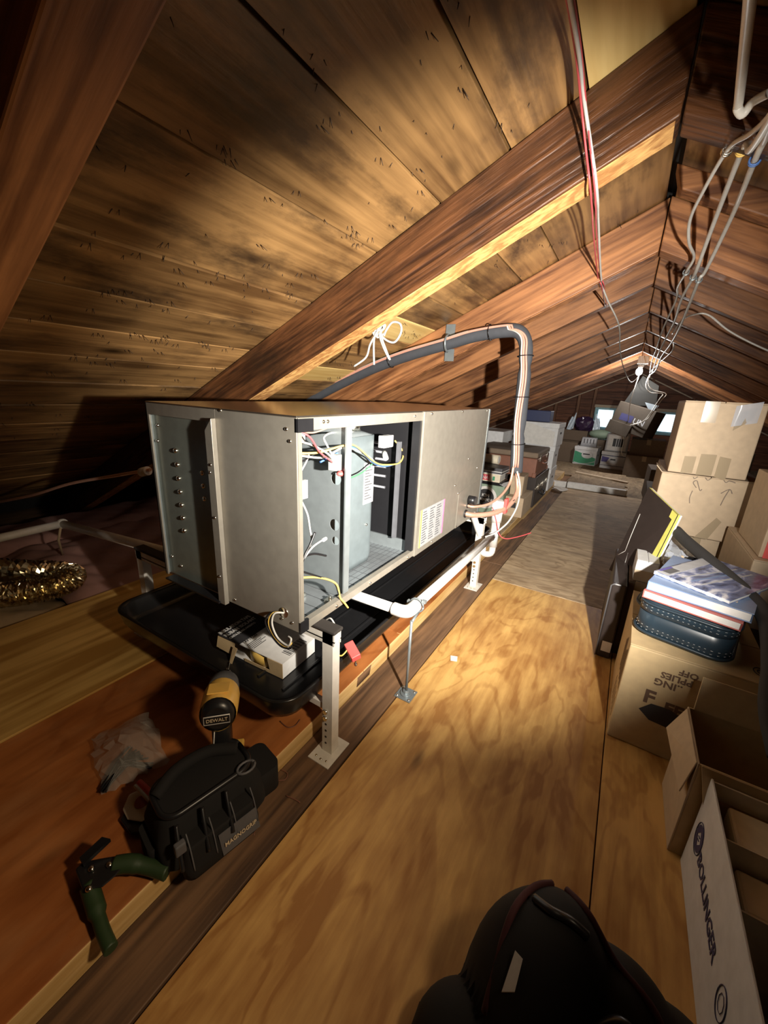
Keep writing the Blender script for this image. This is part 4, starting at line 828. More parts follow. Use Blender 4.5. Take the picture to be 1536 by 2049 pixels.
obj('spine_strip', MB().box(-.095,-.060,-.150,.150,.0105,.0109), 'grey_plastic', mg); obj('spine_label', MB().box(-.092,-.065,-.130,-.075,.0109,.0112), 'dark_grey', mg); obj('spine_band', MB().box(-.096,-.088,-.135,-.07,.0112,.0115), 'purple', mg)
for k in range(3): obj('cover_streak', MB().slab([V(-.04+.025*k,-.12,.0106),V(-.034+.025*k,-.12,.0106),V(.0+.02*k,.12,.0106),V(-.006+.02*k,.12,.0106)],(0,0,.0003)), 'bluebook' if k%2 else 'grey_plastic', mg)
# open cardboard box
ob = thing('open_cardboard_box', 'open tan cardboard box with raised back flap beside the white wine box', 'box', (.385,1.03,.001), 0)
hx, hy, hz = .118, .098, .262; t_ = .004
obj('wall_panel', MB().box(-hx,-hx+t_,-hy,hy,0,hz), 'card', ob, .001); obj('wall_panel', MB().box(hx-t_,hx,-hy,hy,0,hz), 'card', ob, .001)
obj('wall_panel', MB().box(-hx+t_,hx-t_,-hy,-hy+t_,0,hz), 'card2', ob, .001); obj('wall_panel', MB().box(-hx+t_,hx-t_,hy-t_,hy,0,hz), 'card2', ob, .001)
obj('bottom_panel', MB().box(-hx+t_,hx-t_,-hy+t_,hy-t_,0,t_), 'card_in', ob)
obj('flap', MB().slab([V(-hx+.012,hy-t_,hz), V(hx,hy-t_,hz), V(hx-.006,hy+.022,hz+.078), V(-hx+.016,hy+.022,hz+.082)], (0,.003,0)), 'card2', ob, .001)
obj('flap', MB().slab([V(-hx,-hy+.002,hz), V(-hx,hy-.01,hz), V(-hx-.030,hy-.02,hz-.07), V(-hx-.012,-hy-.0,hz-.09)], (-.003,0,0)), 'card', ob, .001)
obj('flap', MB().slab([V(-hx+.006,-hy,hz), V(hx,-hy,hz), V(hx-.004,-hy-.02,hz-.10), V(-hx+.03,-hy-.02,hz-.105)], (0,-.003,0)), 'card2', ob, .001)
obj('flap', MB().slab([V(hx,-hy,hz), V(hx,hy,hz), V(hx+.05,hy,hz-.04), V(hx+.05,-hy,hz-.04)], (0,0,.003)), 'card', ob, .001)
# white wine box with lettering
wbx = thing('wine_box', 'long white box lettered BOLLINGER standing open at bottom right', 'box', (.392,.70,.001), 0)
hx, hy, hz = .100, .222, .248
obj('wall_panel', MB().box(-hx,-hx+t_,-hy,hy,0,hz), 'white_card', wbx, .001); obj('wall_panel', MB().box(hx-t_,hx,-hy,hy,0,hz), 'white_card', wbx, .001)
obj('wall_panel', MB().box(-hx+t_,hx-t_,-hy,-hy+t_,0,hz), 'white_card', wbx, .001); obj('wall_panel', MB().box(-hx+t_,hx-t_,hy-t_,hy,0,hz-.004), 'cream', wbx, .001)
obj('bottom_panel', MB().box(-hx+t_,hx-t_,-hy+t_,hy-t_,0,t_), 'white_card', wbx)
text('lettering', 'BOLLINGER', .041, (-hx-.0006, .143, .106), (0,-1,0), (0,0,1), 'ink_navy', wbx, sx=.86, bold=.0006)
EY, EZ = .171, .132
obj('emblem_ring', MB().tube([V(-hx-.001, EY+.026*math.cos(a*PI/12), EZ+.036*math.sin(a*PI/12)) for a in range(25)], .0009, 5), 'ink_navy', wbx)
em_ = MB(); n = 24
def sq(a):
    c, s_ = math.cos(a), math.sin(a); q = .014/(abs(c)+.75*abs(s_)); return V(-hx-.0004, EY+c*q, EZ+s_*q)
def ci(a): return V(-hx-.0004, EY+.0225*math.cos(a), EZ+.031*math.sin(a))
for k in range(n):
    a0, a1 = 2*PI*k/n, 2*PI*(k+1)/n
    em_.slab([sq(a0), ci(a0), ci(a1), sq(a1)], (-.0006,0,0))
obj('emblem', em_, 'ink_navy', wbx)
obj('emblem_stroke', MB().tube([V(-hx-.001,EY+.005,EZ+.003),V(-hx-.001,EY-.005,EZ+.006)], .0011, 5), 'ink_navy', wbx)
obj('emblem_stroke', MB().tube([V(-hx-.001,EY+.005,EZ-.005),V(-hx-.001,EY-.005,EZ-.002)], .0011, 5), 'ink_navy', wbx)
obj('emblem_ring', MB().tube([V(-hx-.001, -.101+.020*math.cos(a*PI/12), .122+.028*math.sin(a*PI/12)) for a in range(25)], .0009, 5), 'ink_navy', wbx)
obj('emblem_ring', MB().tube([V(-hx-.001, -.101+.011*math.cos(a*PI/4), .122+.016*math.sin(a*PI/4)) for a in range(9)], .0006, 5), 'ink_navy', wbx)
obj('divider', MB().box(-hx+.006,hx-.006,.105,.108,.005,.225), 'cream', wbx); obj('divider', MB().box(-hx+.006,hx-.006,.0,.003,.005,.20), 'cream', wbx)
for k, (y0, y1, zt, lab) in enumerate(((.115,.205,.215,'cream paper packet filling the far end of the white wine box'), (.015,.095,.185,'second cream packet behind the divider of the white wine box'))):
    tag(obj('paper_packet', MB().box(.325,.425,.70+y0,.70+y1,.006,zt), 'cream', None, .006), lab, 'packet')
for k, yy in enumerate((-.05,-.15)):
    bt = thing('wine_bottle', ['dark bottle with pale label in the middle of the white wine box','dark bottle with pale label nearest the camera in the wine box'][k], 'bottle', (.42,.70+yy,.006), 0, 'bottles in the white wine box')
    obj('glass_body', MB().loft([[V(r*math.cos(a*PI/8), r*math.sin(a*PI/8), z) for a in range(16)] for z, r in ((0,.040),(.12,.042),(.145,.036),(.175,.016),(.215,.014),(.217,.016),(.23,.016))]), 'black', bt)
    obj('label_paper', MB().cyl((0,0,.03),(0,0,.10),.0428,n=20,cap=False), 'paper', bt); obj('neck_foil', MB().cyl((0,0,.20),(0,0,.232),.0165,n=14), 'crumple', bt)
# tall brown board box at the right edge
rb = carton('cardboard_box', 'tall reddish brown carton cut off by the right edge beside the wine box', 'box', .62, .80, .001, .22, .55, .37, 0, 'card_dark')
# leaning black board with yellow edge, black portfolio, white box
lbrd = thing('leaning_board', 'scuffed black panel with yellow and white edge leaning against the cardboard stack', 'board', (.15,1.9,.33))
A_, B_, C_, D_ = at(1297,975,y=2.03), at(1355,1030,y=1.83), V(.19,1.78,.28), at(1218,1140,y=1.98)
C_ = at(1284,1172,y=1.80)
nn = (B_-A_).cross(D_-A_).normalized(); nn = nn if nn.x > 0 else -nn
wp('face_panel', MB().slab([A_,B_,C_,D_], nn*.004), 'charboard', lbrd)
wp('core', MB().slab([A_+nn*.004,B_+nn*.004,C_+nn*.004,D_+nn*.004], nn*.009), 'lime', lbrd)
wp('back_panel', MB().slab([A_+nn*.013,B_+nn*.013,C_+nn*.013,D_+nn*.013], nn*.007), 'white', lbrd)
def bp_(u, v): return A_.lerp(B_,u).lerp(D_.lerp(C_,u),v)
wp('scratch', MB().tube([bp_(.12,.28)-nn*.0005, bp_(.16,.55)-nn*.0005, bp_(.2,.72)-nn*.0005], .0014, 5).tube([bp_(.2,.72)-nn*.0005, bp_(.05,.8)-nn*.0005], .001, 5).tube([bp_(.3,.72)-nn*.0005, bp_(.4,.98)-nn*.0005], .0014, 5), 'paper', lbrd)
edge = MB().slab([B_-nn*.0006, B_.lerp(A_,.16)-nn*.0006, C_.lerp(D_,.10)-nn*.0006, C_-nn*.0006], nn*.0005); wp('torn_edge', edge, 'lime', lbrd)
pf = thing('portfolio_case', 'upright black vinyl portfolio with white label behind the supplies box', 'case', (.088,1.88,.001))
obj('body', MB().box(-.026,.026,-.22,.22,0,.33), 'charboard', pf, .006)
obj('trim_cord', MB().tube([V(-.027,-.222,.004),V(-.027,-.222,.32),V(-.01,-.222,.334)], .003, 6), 'dark_grey', pf)
obj('label_paper', MB().box(-.012,.022,-.2212,-.2204,.03,.075), 'paper', pf)
wc = carton('small_white_box', 'small white and tan carton behind the navy case', 'box', .165, 1.80, .336, .075, .14, .085, 0, 'white_card', tape=False)
obj('brown_panel', MB().box(-.037,.036,-.0712,-.0702,0,.045), 'card', wc)
ws = carton('cardboard_box', 'plain box under the small white carton between portfolio and stack', 'box', .165, 1.85, .001, .095, .26, .333, 0, 'card_dark')
# foam tubes, bubble wrap, dark bag over boxes
ft = thing('foam_tube', 'long dark grey foam pipe sleeve lying across the right hand boxes', 'tube', (.35,1.5,.5))
wp('sleeve', MB().tube(spline([at(1352,1062,y=1.86), at(1375,1085,y=1.76), at(1440,1140,y=1.55), at(1500,1195,y=1.40), at(1535,1245,y=1.28), at(1545,1330,y=1.16), at(1540,1420,y=1.08), at(1560,1520,y=1.0)],10), .0205, 16), 'foam_dark', ft)
bw_ = thing('bubble_wrap', 'crumpled clear bubble wrap between black board and foam sleeve', 'wrap', (.27,1.75,.45))
r5 = random.Random(9)
jit = [[r5.uniform(-1,1) for _ in range(14)] for _ in range(14)]
c1_, c2_, c3_, c4_ = at(1345,1070,y=1.95), at(1445,1135,y=1.72), at(1425,1165,y=1.62), at(1322,1130,y=1.70)
def bwf(u, v):
    p = c1_.lerp(c2_,u).lerp(c4_.lerp(c3_,u),v); j = jit[int(v*12)][int(u*12)]; return p+V(.004*j,.004*j,.010*j)
wp('film', MB().grid(bwf, 12, 12, False), 'bubble', bw_, 0, .002)
gb = thing('black_plastic_bag', 'shiny black plastic bag stuffed behind the stacked books', 'bag', (.30,1.70,.36))
gbm = MB().ball((.30,1.70,.40), .075, (1.15,1,1), 16, 12); r6 = random.Random(4)
gbm.v = [v + V(*(r6.uniform(-.010,.010) for _ in range(3))) for v in gbm.v]; gbm.smooth = [False]*len(gbm.f); wp('film', gbm, 'black', gb)
wp('twist_tab', MB().slab([at(1362,1112,y=1.66),at(1367,1112,y=1.66),at(1376,1140,y=1.62),at(1372,1141,y=1.62)],(0,.003,0)), 'card', gb)

# ------------------------------------------------------------------ left side, far boxes
kb = thing('wine_carton', 'sage green carton with round black and white emblem lettered KIM CRAWFORD', 'box', (-.905,3.31,PZ))
obj('body', MB().box(-.145,.145,-.13,.13,0,.245), 'kimgreen', kb, .003)
cir = MB(); cir.cyl((0,-.1302,.135),(0,-.1310,.135),.095,n=32); obj('emblem_ring', cir, 'paper', kb)
cir = MB(); cir.cyl((0,-.1311,.135),(0,-.1318,.135),.072,n=32); obj('emblem_disc', cir, 'ink', kb)
text('lettering', 'KIM', .038, (0,-.1320,.140), (1,0,0), (0,0,1), 'paper', kb, align='CENTER', bold=.0006)
text('lettering', 'CRAWFORD', .034, (0,-.1320,.105), (1,0,0), (0,0,1), 'paper', kb, align='CENTER', bold=.0006, sx=.9)
obj('ribbon', MB().box(-.10,.10,-.1325,-.1318,.098,.100), 'ink', kb)
dk = tag(obj('black_tray', MB().box(-1.04,-.79,3.19,3.40,.3012,.325), 'black', None, .004), 'flat black tray on the sage green carton under the books', 'tray')
kf = obj('corner_flap', MB().slab([V(.145,-.13,.245),V(.145,.13,.245),V(.16,.12,.262),V(.10,-.12,.262)],(0,0,.002)), 'white_card', kb)
bk = thing('paperback_book', 'cream book with red panel lettered CHINA on the sage green carton', 'book', (-.93,3.29,.3265), .03, 'items on the sage green carton')
obj('page_block', MB().box(-.115,.115,-.10,.10,.002,.062), 'paper', bk); obj('cover', MB().box(-.12,.12,-.104,.104,0,.002).box(-.12,.12,-.104,.104,.062,.064).box(-.12,.12,-.106,-.104,0,.064), 'cream', bk)
obj('red_panel', MB().box(-.09,.035,-.1072,-.106,.008,.056), 'red_print', bk)
text('lettering', 'CHINA', .038, (-.028,-.1074,.018), (1,0,0), (0,0,1), 'paper', bk, align='CENTER', bold=.0004, sx=.9)
obj('spine_mark', MB().box(.06,.078,-.1072,-.106,.012,.046), 'greenprint', bk)
cc = thing('cassette_case', 'clear edged black flat case on the CHINA book', 'case', (-.92,3.29,.3915), -.04, 'items on the sage green carton')
obj('shell', MB().box(-.125,.125,-.10,.10,0,.05), 'dark_grey', cc, .003); obj('rim', MB().box(-.127,.127,-.103,.102,.018,.024).box(-.127,.127,-.103,.102,0,.004), 'white', cc)
rl = thing('paper_roll', 'tan cardboard tube end on above the flat black case', 'tube', (-1.05,3.35,.49))
wp('tube_wall', MB().cyl((-1.25,3.42,.482),(-.885,3.38,.482),.038,n=24,cap=True), 'cream', rl); wp('tube_end', MB().cyl((-.885,3.38,.482),(-.882,3.38,.482),.030,n=20), 'paper', rl)
ca = carton('small_cardboard_box', 'small tan carton with black tape mark beside the sage green carton', 'box', -.68, 3.41, PZ, .145, .36, .165, 0, 'card', tape=False)
obj('black_mark', MB().box(-.02,.018,-.1812,-.1804,.075,.120), 'ink', ca)
cab = carton('small_cardboard_box', 'tan carton stacked between the book pile and the leather suitcase', 'box', -.70, 3.42, .2215, .10, .22, .16, .05, 'card', tape=False)
suc = thing('suitcase', 'worn brown leather suitcase on the black case left of aisle', 'suitcase', (-.89,3.86,.336))
obj('body', MB().box(-.28,.28,-.29,.29,0,.165), 'suitcase', suc, .012); obj('lid', MB().box(-.281,.281,-.291,.291,.167,.215), 'suitcase_top', suc, .012)
for yy in (-.28,.28):
    for xx in (-.27,.27): obj('corner_cap', MB().box(xx-.016,xx+.016,yy-.016,yy+.016,.0,.04), 'suitcase', suc, .006)
obj('handle', MB().tube(spline([V(.284,-.07,.11),V(.305,-.05,.10),V(.305,.05,.10),V(.284,.07,.11)],6), .008, 8), 'suitcase', suc)
for yy in (-.16,.16): obj('latch', MB().box(.28,.288,yy-.02,yy+.02,.13,.185), 'chrome', suc, .002)
bc = thing('equipment_case', 'scuffed black hard case with latches underneath the brown suitcase', 'case', (-.87,3.94,PZ))
obj('body', MB().box(-.27,.27,-.31,.31,0,.277), 'charboard', bc, .006)
for yy in (-.2,.0,.2): obj('latch', MB().box(.27,.278,yy-.022,yy+.022,.15,.20), 'chrome', bc, .002)
obj('edge_rail', MB().box(.265,.275,-.311,.311,.17,.18), 'chrome', bc); obj('handle', MB().tube(spline([V(.27,-.08,.11),V(.30,-.06,.08),V(.30,.06,.08),V(.27,.08,.11)],6), .008, 8), 'black', bc)
# banker boxes
def banker(label, cx, cy, z0, sx, sy, sz, rz=0, group=None, body='white_card', lid='white_card'):
    t = thing('file_box', label, 'box', (cx,cy,z0), rz, group)
    obj('body', MB().box(-sx/2,sx/2,-sy/2,sy/2,0,sz-.05), body, t, .003)
    obj('lid', MB().box(-sx/2-.006,sx/2+.006,-sy/2-.006,sy/2+.006,sz-.05,sz), lid, t, .004)
    obj('handle_hole', MB().box(-.035,.035,-sy/2-.0012,-sy/2+.001,sz*.55-.01,sz*.55+.012), 'void', t, .001)
    obj('handle_hole', MB().box(sx/2-.001,sx/2+.0012,-.035,.035,sz*.55-.01,sz*.55+.012), 'void', t, .001)
    return t
gp = 'white file boxes left of the aisle'
banker('white file box lowest in the stack behind the brown suitcase', -.83,4.62,PZ,.44,.36,.235,0,gp)
banker('white file box second up in the stack behind brown suitcase', -.83,4.61,PZ+.236,.44,.36,.235,.02,gp)
tb_ = banker('white file box on top of the stack behind brown suitcase', -.82,4.60,PZ+.472,.45,.36,.235,-.03,gp)
obj('paper_sheet', MB().slab([V(-.22,-.187,.02),V(.20,-.187,.0),V(.20,-.187,.15),V(-.1,-.187,.235)],(0,-.002,0)), 'paper', tb_)
nb = tag(obj('navy_box', MB().box(-1.0,-.72,4.55,4.75,.7635,.875), 'navy_box', None, .004), 'navy blue box on top of the white file boxes', 'box')
banker('white box lowest of the stack behind far end of air handler', -1.30,4.35,PZ,.36,.40,.28,0,gp)
banker('white box in middle of stack behind far end of air handler', -1.30,4.35,PZ+.281,.36,.40,.20,0,gp)
wl = tag(obj('white_box', MB().box(-1.50,-1.07,4.12,4.55,PZ+.483,PZ+.60), 'white_card', None, .004), 'long low white box visible just past the air handler', 'box')
# back group
carton('cardboard_box', 'dusty brown carton left of the green and white box', 'box', -.86, 7.45, .001, .40, .40, .33, 0, 'card_dark')
carton('cardboard_box', 'brown carton carrying the dark plastic bag', 'box', -.78, 7.75, .333, .42, .30, .17, 0, 'card_dark')
gw = banker('white and green archive box on the floor in the far left group', -.50,7.32,.001,.33,.34,.285,-.08,'printed archive boxes at the back')
obj('green_print', MB().slab([V(-.16,-.1712,.02),V(.16,-.1712,.01),V(.16,-.1712,.12),V(-.16,-.1712,.215)],(0,-.001,0)), 'greenprint', gw)
obj('white_oval', MB().ball((.03,-.172,.16), .055, (1.6,.02,1)), 'white_card', gw); obj('handle_slot', MB().box(-.03,.07,-.1745,-.1735,.165,.182), 'void', gw)
obj('white_swoosh', MB().tube(spline([V(-.15,-.173,.03),V(-.05,-.173,.015),V(.06,-.173,.03),V(.155,-.173,.07)],6), .005, 5), 'white_card', gw)
gs = thing('paper_tray', 'pale grey slotted desk tray on the green and white box', 'tray', (-.50,7.34,.288))
obj('shell', MB().loft([rrect(-.12,.12,-.09,.09,.01,0), rrect(-.105,.105,-.08,.08,.01,.135)]), 'grey_plastic', gs)
for k in range(4): obj('slot', MB().box(-.075+.045*k,-.060+.045*k,-.092,-.082,.05,.12), 'dark_grey', gs)
pw = banker('white archive box with purple print right of the green one', -.10,7.22,.001,.33,.34,.26,-.06,'printed archive boxes at the back')
obj('purple_print', MB().slab([V(-.155,-.1712,.10),V(-.08,-.1712,.10),V(-.05,-.1712,.17),V(-.155,-.1712,.185)],(0,-.001,0)), 'purple', pw)
obj('band', MB().box(-.166,.166,-.172,-.171,.195,.205).box(-.166,.166,-.172,-.171,.045,.052), 'ink_navy', pw)
cu = thing('desk_printer', 'boxy pale grey machine with dark square window on the purple printed box', 'printer', (-.10,7.24,.2625))
obj('housing', MB().box(-.155,.155,-.14,.14,0,.27), 'grey_plastic', cu, .012); obj('front_frame', MB().box(-.13,.13,-.146,-.14,.02,.25), 'white', cu, .004)
obj('window_pane', MB().box(-.06,.09,-.149,-.146,.08,.20), 'void', cu, .002)
for k in range(3): obj('mullion', MB().box(-.02+.03*k,-.008+.03*k,-.152,-.149,.08,.20), 'grey_plastic', cu)
gg = tag(obj('green_cushion', MB().ball((-.36,7.62,.47), .16, (1.25,.7,.5)), 'kimgreen'), 'dull green bundle between desk tray and left window', 'bundle')
carton('cardboard_box', 'plain dark carton hidden under the green bundle', 'box', -.34, 7.68, .001, .30, .28, .385, 0, 'card_dark')
bgp = MB().ball((-.66,7.74,.60), .14, (1.15,.8,1.0), 16, 12); bgp.v = [v+V(*(r6.uniform(-.014,.014) for _ in range(3))) for v in bgp.v]; bgp.smooth=[False]*len(bgp.f)
dbg = thing('rubbish_bag', 'shiny dark purple plastic bag on brown carton near left window', 'bag', (-.66,7.74,.5)); wp('film', bgp, 'bag_dark', dbg)
for sgn, lab in ((-1,'pale blue crumpled plastic left of the dark bag'), (1,'pale blue crumpled plastic right of the dark bag')):
    cr_ = MB().grid(lambda u,v: V(-.66+sgn*(.15+.13*u*(1-.4*v)), 7.66+.1*v, .52+.26*v-.10*u+.02*math.sin(9*u+7*v)), 8, 8, False)
    t = thing('crumpled_plastic', lab, 'plastic', (-.66+sgn*.2,7.7,.5), 0, 'pale plastic by the dark bag'); wp('film', cr_, 'crumple', t, 0, .004)
bgb = thing('backlit_carton', 'big brown carton darkened as if backlit with printed side standing tilted before the left window', 'box', (.03,6.62,.60), 0, rot=(math.radians(-4), math.radians(14), math.radians(-20)))
obj('body', MB().box(-.24,.24,-.20,.20,0,.36), 'card_backlit', bgb, .006)
obj('print_patch', MB().box(-.15,.02,-.2012,-.2004,.13,.22), 'ink_navy', bgb)
text('lettering', 'UN', .10, (.03,-.2012,.135), (1,0,0), (0,0,1), 'grey_plastic', bgb, bold=.001)
obj('flap', MB().box(-.24,.06,-.235,-.205,-.06,.10), 'card_backlit', bgb, .003)
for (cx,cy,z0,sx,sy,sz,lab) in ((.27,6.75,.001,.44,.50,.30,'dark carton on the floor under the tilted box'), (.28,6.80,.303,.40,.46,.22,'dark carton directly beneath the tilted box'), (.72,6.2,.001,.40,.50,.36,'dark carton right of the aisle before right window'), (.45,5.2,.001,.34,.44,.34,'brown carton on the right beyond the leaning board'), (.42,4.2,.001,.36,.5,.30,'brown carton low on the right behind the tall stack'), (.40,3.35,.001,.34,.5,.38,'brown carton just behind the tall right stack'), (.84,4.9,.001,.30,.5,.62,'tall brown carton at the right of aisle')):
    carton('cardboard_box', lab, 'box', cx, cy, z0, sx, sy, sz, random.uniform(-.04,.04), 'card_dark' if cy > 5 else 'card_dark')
tagp = tag(obj('hanging_card', MB().slab([at(1290,805,y=6.25), at(1318,812,y=6.25), at(1308,822,y=6.25), at(1296,818,y=6.25)], (0,.006,0)), 'crumple'), 'small pale blue card hooked on the drooping wires', 'card')
ps = thing('plastic_sheet', 'cloudy plastic sheet stapled under the far gable peak', 'sheet', (.03,8.85,1.2)); wp('film', MB().slab([at(1243,812,y=8.8), at(1312,812,y=8.8), at(1318,772,y=8.8), at(1286,752,y=8.8)], (0,.006,0)), 'sheet', ps)
pbw = thing('blue_panel', 'pale blue panel lying low at the back under the tilted box', 'panel', (.28,8.2,.2)); wp('panel', MB().slab([at(1275,897,y=7.6), at(1312,900,y=7.6), at(1312,882,y=7.6), at(1283,890,y=7.6)], (0,.02,0)), 'cyan', pbw)
# fluorescent tube box and lath on the floor, attic hatch frame
a0, a1 = at(1098,972,z=.03), at(1252,988,z=.03)
tu = thing('strip_light', 'long white strip light fixture lying across the aisle floor', 'lamp', ((a0+a1)/2)[:2]+(.0,) if False else (0,5.1,.0))
wp('housing', MB().box(-.705,-.50,5.04,5.10,.001,.065), 'white', tu, .004); wp('housing', MB().box(-.49,.115,5.06,5.13,.001,.065), 'white', tu, .004)
wp('end_cap', MB().box(.115,.125,5.055,5.135,.0,.07), 'cream', tu, .002)
ht = thing('attic_hatch', 'raised plywood attic hatch edged with pale lath behind the strip light', 'hatch', (-.2,5.6,0))
wp('panel', MB().box(-.52,.10,5.25,6.3,.002,.045), 'ply_far', ht, .003)
wp('lath', MB().slab([V(-.50,5.92,.046),V(.12,5.62,.046),V(.13,5.68,.046),V(-.50,5.99,.046)],(0,0,.018)), 'wood_scrap', ht)
tag(obj('torn_paper', MB().grid(lambda u,v: V(-.62+.15*u+.02*math.sin(5*v), 4.80+.16*v+.02*math.sin(7*u), .006+.008*math.sin(6*u+4*v)+.008), 6, 6, False), 'paper', None, 0, .002), 'torn white paper scrap on floor by the strip light', 'paper')
tag(obj('paper_scrap', MB().slab([at(901,1312,z=.002), at(915,1314,z=.002), at(914,1324,z=.002), at(901,1322,z=.002)], (0,0,.0012)), 'paper'), 'tiny white paper square on bright plywood floor', 'paper')
# debris
for k, (pts, lab) in enumerate([([(572,1592),(590,1600),(600,1606)],'short brown twig of wire on the dark plank'), ([(562,1540),(575,1548),(570,1560),(556,1562)],'curled brown wire scrap on dark plank'), ([(505,1640),(510,1655),(508,1672)],'thin wire scrap beside the tool bag'), ([(560,1443),(575,1455),(590,1452),(600,1440)],'curled dark wire scrap on red-brown platform')]):
    zz = .004 if k < 2 else (PZ+.003)
    tag(obj('wire_scrap', MB().tube(spline([at(a,b,z=zz) for a,b in pts],5), .0014, 5), 'suitcase'), lab, 'scrap', 'wire scraps on the floor')

# ------------------------------------------------------------------ tools at lower left
tbg = thing('tool_bag', 'black fabric tool pouch with label patch lying on red-brown platform', 'bag', (-.640,.375,PZ+.001), math.radians(78))
def bagring(z, sx, sy, ox=0, oy=0, r=.03): return [v+V(ox,oy,0) for v in rrect(-sx,sx,-sy,sy,r,z,6)]
obj('pouch', MB().loft([bagring(.0,.105,.060), bagring(.02,.115,.068), bagring(.07,.112,.064,.0,.004), bagring(.10,.100,.055,.0,.01), bagring(.115,.094,.050,0,.012)], True, True), 'black_mat', tbg)
obj('front_pocket', MB().loft([[v for v in rrect(-.085,.075,-.100,-.05,.02,z,5)] if z < .06 else [v for v in rrect(-.080,.070,-.088,-.05,.015,z,5)] for z in (.004,.03,.065,.078)]), 'black_mat', tbg)
obj('label_patch', MB().slab([V(-.015,-.1025,.012),V(.068,-.1025,.012),V(.064,-.0925,.062),V(-.018,-.0925,.062)],(0,-.0015,.0004)), 'dark_grey', tbg)
text('lettering', 'MAGNOGRIP', .0125, (-.010,-.1035,.032), (1,0,0), (0,.2,1), 'beige', tbg, depth=.0008, bold=.0002, sx=.95)
obj('rim_tube', MB().tube([v for v in bagring(.117,.094,.050,0,.012)]+[bagring(.117,.094,.050,0,.012)[0]], .006, 8), 'black', tbg)
for k in range(3): obj('strap', MB().tube(spline([V(-.08+.05*k,-.055,.115),V(-.085+.05*k,-.075,.09),V(-.09+.05*k,-.10,.05)],5), .004, 6), 'black', tbg)
obj('buckle', MB().box(-.095,-.075,-.088,-.074,.075,.10), 'dark_grey', tbg, .003)
obj('side_pocket', MB().loft([bagring(z,.035,.045,.125,.0,.02) for z in (.0,.03,.07)]), 'black_mat', tbg)
obj('side_pocket', MB().loft([bagring(z,.014,.035,-.112,.01,.012) for z in (.0,.03,.055)]), 'black_mat', tbg)
for k in range(4): obj('pocket_seam', MB().tube(spline([V(-.07+.045*k,-.072,.10),V(-.07+.045*k,-.088,.075),V(-.07+.045*k,-.101,.03)],4), .0016, 5), 'dark_grey', tbg)
obj('flap_roll', MB().tube(spline([V(-.09,.03,.118),V(-.04,.05,.132),V(.03,.05,.130),V(.085,.02,.120)],6), .013, 10), 'black_mat', tbg)
obj('hook_loop', MB().tube([V(.075+.02*math.cos(a*PI/8),-.04+.014*math.sin(a*PI/8),.122) for a in range(17)], .003, 6), 'dark_grey', tbg)
# drill: upright in the bag, body seen from behind
dr = thing('impact_driver', 'yellow and black cordless impact driver standing grip down by the tool pouch', 'drill', at(430,1500,z=.10), 0)
mz = V(-.10,.10,1).normalized(); myv = V(-.72,.69,.10); myv = (myv-mz*myv.dot(mz)).normalized(); mxv = myv.cross(mz)
DM = Matrix((mxv, myv, mz)).transposed().to_4x4(); DM.translation = V(-.690,.458,.098)
dr.matrix_world = DM @ Matrix.Scale(1.18, 4)
obj('battery', MB().box(-.036,.036,-.05,.045,-.025,.012), 'black', dr, .006); obj('battery_cap', MB().box(-.030,.012,-.052,-.046,-.02,.008), 'tool_yellow', dr, .002)
obj('base_plate', MB().box(-.037,.037,-.05,.046,.012,.022), 'tool_yellow', dr, .004)
obj('grip', MB().loft([[v for v in rrect(-.018,.018,-.026+o,.022+o,.014,z,5)] for z, o in ((.02,0),(.05,-.002),(.09,-.004),(.125,-.006))]), 'black', dr)
obj('grip_line', MB().tube([V(-.012,-.0265,.03),V(-.014,-.029,.07),V(-.010,-.031,.11)], .0012, 5).tube([V(-.012,-.0265,.03),V(.012,-.0265,.035)], .0012, 5), 'paper', dr)
def bring(y, r, z=.15): return [V(r*math.cos(a*PI/12), y, z+r*1.08*math.sin(a*PI/12)) for a in range(24)]
obj('motor_housing', MB().loft([bring(-.058,.020), bring(-.050,.030), bring(-.02,.033), bring(.02,.033)]), 'black', dr)
obj('gear_housing', MB().loft([bring(.02,.0335), bring(.055,.030), bring(.075,.019)]), 'dark_grey', dr)
obj('side_shell', MB().loft([[v*1 for v in bring(y,r)] for y,r in ((-.046,.0335),(-.03,.0352),(.012,.0352),(.02,.034))], False, False), 'tool_yellow', dr)
obj('collar', MB().cyl((0,.075,.15),(0,.095,.15),.012,n=14), 'chrome', dr); obj('bit', MB().cyl((0,.095,.15),(0,.14,.152),.0035,n=6), 'chrome', dr)
obj('name_plate', MB().box(-.022,.022,-.0605,-.0575,.142,.156), 'black', dr, .001)
obj('name_plate_rim', MB().tube([V(-.023,-.0605,.141),V(.023,-.0605,.141),V(.023,-.0605,.157),V(-.023,-.0605,.157),V(-.023,-.0605,.141)], .0012, 5), 'paper', dr)
text('lettering', 'DEWALT', .0095, (0,-.0607,.1455), (1,0,0), (0,0,1), 'beige', dr, align='CENTER')
obj('top_badge', MB().box(-.020,.020,-.035,.0,.186,.1885), 'tool_yellow', dr, .001); obj('trigger', MB().box(-.007,.007,.022,.034,.085,.118), 'black', dr, .003)
